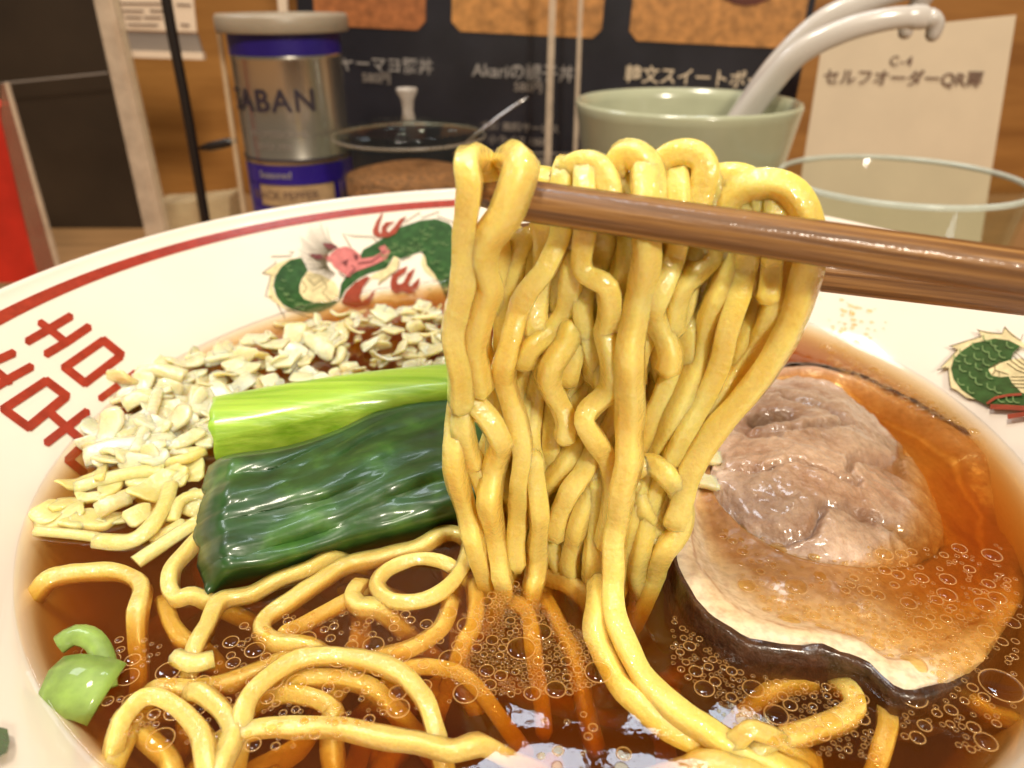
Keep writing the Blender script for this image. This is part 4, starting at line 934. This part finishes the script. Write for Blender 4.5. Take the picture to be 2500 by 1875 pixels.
sp = [at_y(1290, 236, JY - .002), at_y(1230, 276, JY - .002), at_y(1165, 326, JY - .001), at_y(1125, 360, JY + .001), at_y(1105, 378, JY + .003)]
tag(new_obj('jar_spoon', tube('jar_spoon', sp, .0011, 10, 0, 0, 1, .003, True, .5), M['steel']), 'thin steel spoon handle sticking out of the glass condiment jar', 'spoon')

# ------------------------------------------------------------------ celadon cup with two spoons
UY = .292; uc = at_y(1678, 246, UY); UR = .0405; UZ = uc[2]
cup = tag(new_obj('spoon_cup', lathe('spoon_cup', [(0, 0), (.026, 0), (.027, .002), (.029, .012), (.0345, UZ * .55), (.0365, UZ * .75), (UR * .985, UZ * .96), (UR, UZ - .001), (UR - .0005, UZ + .0003), (UR - .0018, UZ), (UR - .0025, UZ * .96), (.0340, UZ * .75), (.0315, UZ * .5), (.026, .012), (.02, .006), (0, .005)], 96), M['celadon']), 'pale celadon green ceramic cup holding two white soup spoons', 'cup')
cup.location = (uc[0], UY, 0)
def spoon(pts, w, label, hook):
    P = [at_y(px, py, UY + dy) for px, py, dy in pts]; C = catmull(P, .0012); T = np.gradient(C, axis=0); T /= np.linalg.norm(T, axis=1)[:, None]
    V, Fc, K = [], [], 12
    for i in range(len(C)):
        t = i / (len(C) - 1); sd = np.cross(T[i], [0.25, -1, .15]); sd /= np.linalg.norm(sd); up = np.cross(sd, T[i]); ww = w * (1.12 - .45 * t + .10 * (t > .93))
        if t > .985: ww *= .8
        for k in range(K):
            a = 2 * math.pi * k / K; c, s = math.cos(a), math.sin(a)
            V.append(C[i] + sd * c * ww * .5 + up * (s * ww * .46 - .12 * ww * (s > 0) * (1 - abs(c))))
    for i in range(len(C) - 1):
        for k in range(K): k2 = (k + 1) % K; Fc.append((i * K + k, i * K + k2, (i + 1) * K + k2, (i + 1) * K + k))
    Fc.append(tuple(range(K))[::-1]); Fc.append(tuple((len(C) - 1) * K + k for k in range(K)))
    root = thing('soup_spoon', label, 'spoon', tuple(C[0])); o3 = np.array(C[0])
    new_obj('handle', mesh('handle', np.array(V) - o3, Fc), M['white_ceramic'], root)
    e, d = C[-3], T[-1]
    hk = [e, at_y(*hook[0], UY + hook[2]), at_y(*hook[1], UY + hook[2])]
    new_obj('hook', tube('hook', [np.array(q) - o3 for q in hk], w * .30, 10, 0, 0, 2, .001, True, 1.0, lambda t: 1.25 - .5 * t), M['white_ceramic'], root)
    # bowl of the spoon, down inside the cup
    bm = bmesh.new(); bmesh.ops.create_uvsphere(bm, u_segments=20, v_segments=10, radius=1.0)
    bmesh.ops.scale(bm, vec=(.017, .012, .0065), verts=bm.verts); bmesh.ops.rotate(bm, cent=(0, 0, 0), matrix=Matrix.Rotation(1.2, 3, 'Y'), verts=bm.verts)
    me = bpy.data.meshes.new('scoop'); bm.to_mesh(me); bm.free(); me.transform(Matrix.Translation(Vector((-.006, 0, -.012))))
    new_obj('scoop', me, M['white_ceramic'], root)
    return root
spoon([(1740, 400, .004), (1800, 310, .0), (1870, 215, -.004), (1950, 130, -.008), (2060, 75, -.010), (2180, 45, -.012), (2275, 42, -.012)], .0098, 'white soup spoon whose hooked handle curves furthest out of the green cup', [(2283, 55), (2272, 102), -.012])
spoon([(1740, 400, .016), (1810, 290, .014), (1900, 160, .010), (2000, 60, .006), (2100, 10, .004), (2200, -25, .002), (2290, -40, 0)], .0105, 'second white soup spoon standing behind the first in the green cup', [(2215, 60), (2212, 95), .004])

# ------------------------------------------------------------------ drinking glass
WY = .240; wc = at_y(2195, 440, WY); WZ = wc[2]; WR = .0365
wg = thing('water_glass', 'clear drinking glass with thin rim standing beside the ramen bowl', 'glass', (wc[0], WY, 0))
new_obj('glass_wall', lathe('glass_wall', [(0, 0), (WR * .72, 0), (WR * .78, .003), (WR, WZ), (WR * .985, WZ + .0008), (WR * .965, WZ), (WR * .74, .006), (0, .007)], 80), M['glass'], wg)
new_obj('rim', lathe('rim', [(WR * 1.003, WZ - .0004), (WR * 1.006, WZ + .0006), (WR * .985, WZ + .0013), (WR * .962, WZ + .0006), (WR * .966, WZ - .0004), (WR * 1.003, WZ - .0004)], 80), mat_edge('rim_glass', (.62, .66, .58)), wg)
new_obj('ice_water', lathe('ice_water', [(0, .0075), (WR * .735, .0065), (WR * .86, WZ * .55), (0, WZ * .55)], 60), mat_glass('water', (.88, .93, .93), 1.0), wg)

# ------------------------------------------------------------------ menu board
def frame_pt(o, xa, za, x, z): return Vector(o) + Vector(xa) * x + Vector(za) * z
MY = .405
tl = at_y(760, -120, MY + .02); br = at_y(1962, 470, MY)
bx0 = at_y(735, 300, MY)[0]; bx1 = at_y(1962, 100, MY)[0]; bz1 = .26; bz0 = .012
mx = Vector((1, -.03, -.045)).normalized(); mz = Vector((.045, .02, 1)).normalized(); mn = mx.cross(mz)
mo = Vector(((bx0 + bx1) / 2, MY + .008, 0))
board = thing('menu_board', 'dark navy menu board with three dish photographs and Japanese dish names', 'menu', tuple(mo))
R3 = Matrix((mx, mz, -mx.cross(mz))).transposed()
Rb = Matrix((mx, mz, mn)).transposed()
bw = bx1 - bx0
def b_local(px, py):   # pixel -> board coordinates (x along, z up)
    d = Vector(ray(px, py)); e = Vector(EYE); t = (mo - e).dot(mn) / d.dot(mn); p = e + d * t - mo
    return p.dot(mx), p.dot(mz)
def board_obj(name, pts, th, off, mat, parent=board, bev=0):
    bm = bmesh.new(); vs_ = [bm.verts.new((x, z, 0)) for x, z in pts]; f = bm.faces.new(vs_)
    if f.normal.z < 0: f.normal_flip()
    r = bmesh.ops.extrude_face_region(bm, geom=[f]); bmesh.ops.translate(bm, vec=(0, 0, -th), verts=[v for v in r['geom'] if isinstance(v, bmesh.types.BMVert)])
    bmesh.ops.recalc_face_normals(bm, faces=bm.faces)
    me = bpy.data.meshes.new(name); bm.to_mesh(me); bm.free(); me.transform(Rb.to_4x4()); me.transform(Matrix.Translation(mn * off)); return new_obj(name, me, mat, parent)
xl, xr = b_local(735, 150)[0], b_local(1962, 150)[0]
board_obj('board', [(xl, .006), (xr, .006), (xr, .26), (xl, .26)], .002, 0, M['navy'])
def photo(l, r, bot_l, bot_r, mat, extra):
    a, b_ = b_local(l, bot_l), b_local(r, bot_r); x0, x1 = a[0], b_[0]; z = (a[1] + b_[1]) / 2; c = .0042; top = z + .075
    ph = board_obj('dish_photo', [(x0 + c, z), (x1 - c, z), (x1, z + c), (x1, top - c), (x1 - c, top), (x0 + c, top), (x0, top - c), (x0, z + c)], .0006, .0006, mat)
    for nm, ml, ex in extra:
        board_obj(nm, [((x0 + x1) / 2 + u * (x1 - x0), z + v) for u, v in ex], .0004, .0011, ml, ph)
    return ph
def ell(cx, cz, rx, rz, n=28, a0=0, a1=360): return [(cx + rx * math.cos(math.radians(a0 + (a1 - a0) * k / n)), cz + rz * math.sin(math.radians(a0 + (a1 - a0) * k / n))) for k in range(n)]
photo(770, 1040, 62, 74, M['copper'], [('bowl_picture', M['copper_dark'], ell(-.1, .045, .36, .031))])
photo(1103, 1467, 74, 96, M['copper2'], [('bowl_picture', M['copper'], ell(.05, .052, .34, .033))])
photo(1535, 1950, 96, 122, M['copper2'], [('bowl_picture', M['copper_dark'], ell(.14, .048, .30, .030)), ('rice_picture', M['photo_white'], ell(-.36, .040, .13, .017))])
def b_text(s, px, py, size, mat): 
    x, z = b_local(px, py); return flat_text(s, size, board, mx * x + mz * z, mx, mz, .0009, mat)
b_text('チャーマヨ豚丼', 925, 160, .0080, M['greyprint']); b_text('580円', 920, 192, .006, M['greycard'])
b_text('Akariの親子丼', 1278, 178, .0084, M['greyprint']); b_text('580円', 1290, 214, .006, M['greycard'])
b_text('韓文スイートポーク', 1715, 192, .0088, M['paper'])
b_text('大盛 無料サービス', 1270, 312, .0050, M['greycard']); b_text('小ライス 150円', 1270, 345, .0050, M['greycard'])
board_obj('rule_line', [b_local(1185, 368), b_local(1410, 374), b_local(1410, 378), b_local(1185, 372)], .0003, .0008, M['greycard'])
b_text('税込価格です', 1330, 396, .0050, M['greycard'])
# clear acrylic stand in front of the board
def upright(name, px0, px1, py0, py1, y, mat, parent=None, th=.0015):
    a = at_y(px0, py0, y); b_ = at_y(px1, py1, y); P = [a, b_]; return P
stand = thing('acrylic_stand', 'clear acrylic stand whose two pale edges rise between jar and green cup', 'stand', (at_y(1337, 440, .385)[0], .385, 0))
SO = np.array(stand.location)
for (xa_, xb_, w, y) in [(1349, 1336, 15, .385), (1418, 1402, 10, .390)]:
    a, b_ = at_y(xa_, 0, y), at_y(xb_, 440, y); s = (a - b_) / (a[2] - b_[2]); bot = b_ + s * (.002 - b_[2]); top = b_ + s * (.255 - b_[2]); ww = w / FPX * y * .5
    V = []
    for p in (bot, top):
        for dx, dy in ((-1, -1), (1, -1), (1, 1), (-1, 1)): V.append((p[0] + dx * ww - SO[0], p[1] + dy * .0008 - SO[1], p[2]))
    new_obj('edge', mesh('edge', V, [(0, 1, 5, 4), (1, 2, 6, 5), (2, 3, 7, 6), (3, 0, 4, 7), (3, 2, 1, 0), (4, 5, 6, 7)], False), M['acrylic_edge'], stand)
new_obj('base', box_mesh('base', (0, -.0, .0012), (.05, .03, .0024), .0004), M['acrylic'], stand)

# ------------------------------------------------------------------ self-order sheet
QY = .372
sheet = thing('order_sheet', 'cream paper sheet for self ordering, printed C-4, standing behind the glasses', 'paper sheet', (0, 0, 0))
A = [at_y(1985, 130, QY + .004), at_y(2478, 28, QY - .012)]; 
sx = Vector(A[1] - A[0]); sx.z = 0; sx.normalize(); sz = Vector((-.006, .03, 1)).normalized(); sn = sx.cross(sz).normalized(); so = Vector(A[0]); so.z = 0
sheet.location = so
def s_local(px, py):
    d = Vector(ray(px, py)); e = Vector(EYE); t = (so - e).dot(sn) / d.dot(sn); p = e + d * t - so; return p.dot(sx), p.dot(sz)
def s_quad(name, pts, off, mat, th=.0004):
    V = [sx * x + sz * z + sn * off for x, z in pts] + [sx * x + sz * z + sn * (off - th) for x, z in pts]; n = len(pts)
    return new_obj(name, mesh(name, V, [tuple(range(n)), tuple(range(2 * n - 1, n - 1, -1))] + [(k, k + n, (k + 1) % n + n, (k + 1) % n) for k in range(n)], False), mat, sheet)
q0, q1 = s_local(1990, 250), s_local(2492, 30)
s_quad('paper', [(q0[0], .004), (s_local(2420, 480)[0] + .003, .004), (q1[0], q1[1]), (q0[0], s_local(1990, 85)[1])], 0, M['paper'])
def s_text(s, px, py, size, mat, **kw):
    x, z = s_local(px, py); flat_text(s, size, sheet, sx * x + sz * z, sx, sz, .0006, mat, **kw)
s_text('C-4', 2207, 147, .0056, M['brownink'], spacing=1.2); s_text('セルフオーダーQR票', 2208, 190, .0072, M['brownink'], font_scale=1.6)

# ------------------------------------------------------------------ left side: partition, rod, notice, red packet
LY = .40
def slab(name, quad, y, th, mat, label=None, cat=None, parent=None):
    P = [at_y(px, py, y) for px, py in quad]; o3 = P[-1] if parent is None else np.array(parent.location)
    V = [np.array(p) - o3 for p in P] + [np.array(p) + np.array([0, th, 0]) - o3 for p in P]; n = len(quad)
    o = new_obj(name, mesh(name, V, [tuple(range(n))[::-1], tuple(range(n, 2 * n))] + [(k, (k + 1) % n, (k + 1) % n + n, k + n) for k in range(n)], False), mat, parent)
    bm = bmesh.new(); bm.from_mesh(o.data); bmesh.ops.recalc_face_normals(bm, faces=bm.faces); bm.to_mesh(o.data); bm.free()
    if parent is None: o.location = tuple(o3)
    if label: tag(o, label, cat)
    return o
slab('dark_panel', [(-700, -500), (222, -80), (372, 600), (372, 980), (-700, 980)], .46, .01, M['darkboard'], 'dark brown panel behind the counter beyond the clear divider', 'panel')
dv = thing('clear_divider', 'clear acrylic divider with thick pale edge beside the pepper can', 'divider', tuple(at_y(392, 620, .36)))
slab('edge', [(215, -60), (262, -60), (420, 640), (370, 640)], .36, .003, M['acrylic_edge'], parent=dv)
slab('edge', [(258, -60), (272, -60), (428, 640), (418, 640)], .362, .003, mat_edge('acrylic_edge_bright', (.80, .66, .46)), parent=dv)
slab('foot', [(372, 500), (520, 488), (560, 480), (560, 640), (400, 640)], .372, .02, mat_edge('acrylic_foot', (.62, .50, .30)), parent=dv)
slab('edge', [(525, 60), (534, 60), (600, 520), (590, 520)], .345, .002, mat_edge('acrylic_edge_thin', (.72, .55, .36)), parent=dv)
nb = slab('notice_card', [(262, -40), (468, -40), (480, 78), (294, 72)], .42, .001, M['paper2'], 'pale notice card with brown print behind the clear divider', 'card')
for k, (x0, x1, y_) in enumerate([(285, 400, 10), (292, 350, 28), (365, 400, 28), (305, 345, 44), (350, 395, 44), (310, 385, 62), (440, 462, 62), (430, 466, 13)]):
    P = [at_y(px, py, .4195) - np.array(nb.location) for px, py in ((x0, y_ - 4), (x1, y_ - 3), (x1 + 1, y_ + 2), (x0 + 1, y_ + 1))]
    new_obj('print_line', mesh('print_line', P, [(3, 2, 1, 0)], False), M['brownink'], nb)
slab('grey_strip', [(296, 76), (480, 82), (494, 128), (308, 122)], .421, .002, M['greycard'], 'grey plastic strip under the pale notice card', 'strip')
slab('card_ledge', [(308, 124), (494, 130), (497, 146), (311, 140)], .418, .004, M['paper2'], 'thin white ledge below the grey strip', 'ledge')
rod = thing('metal_rod_stand', 'black metal rod stand with short cross arm beside the pepper can', 'rod', tuple(at_y(502, 560, .35)))
RO3 = np.array(rod.location)
def rtube(name, pts, y, r): new_obj(name, tube(name, [at_y(px, py, y) - RO3 for px, py in pts], r, 12, 0, 0, 1, .004, True), M['black'], rod)
rtube('upright', [(396, -60), (420, 80), (460, 290), (505, 560)], .35, .0022)
rtube('cross_arm', [(488, 362), (535, 353), (578, 342)], .349, .0020)
pk = thing('red_packet_holder', 'red packet standing in a clear acrylic holder at the counter edge', 'packet', tuple(at_y(60, 680, .30)))
slab('packet', [(-150, 230), (-5, 262), (62, 560), (100, 690), (-150, 690)], .31, .012, M['redplastic'], parent=pk)
slab('side_panel', [(0, 205), (16, 205), (152, 690), (96, 690), (2, 290)], .30, .001, mat_edge('holder_side', (.30, .14, .09)), parent=pk)
slab('edge', [(10, 202), (18, 202), (156, 690), (146, 690)], .2985, .0015, M['acrylic_edge'], parent=pk)
slab('clear_shelf', [(0, 202), (262, 176), (262, 180), (0, 206)], .44, .002, M['greycard'], 'thin clear shelf edge running across the dark panel', 'shelf')
slab('white_sign', [(672, -60), (698, -60), (702, 30), (680, 32)], .43, .002, M['paper2'], 'narrow white sign edge above the pepper can', 'sign')
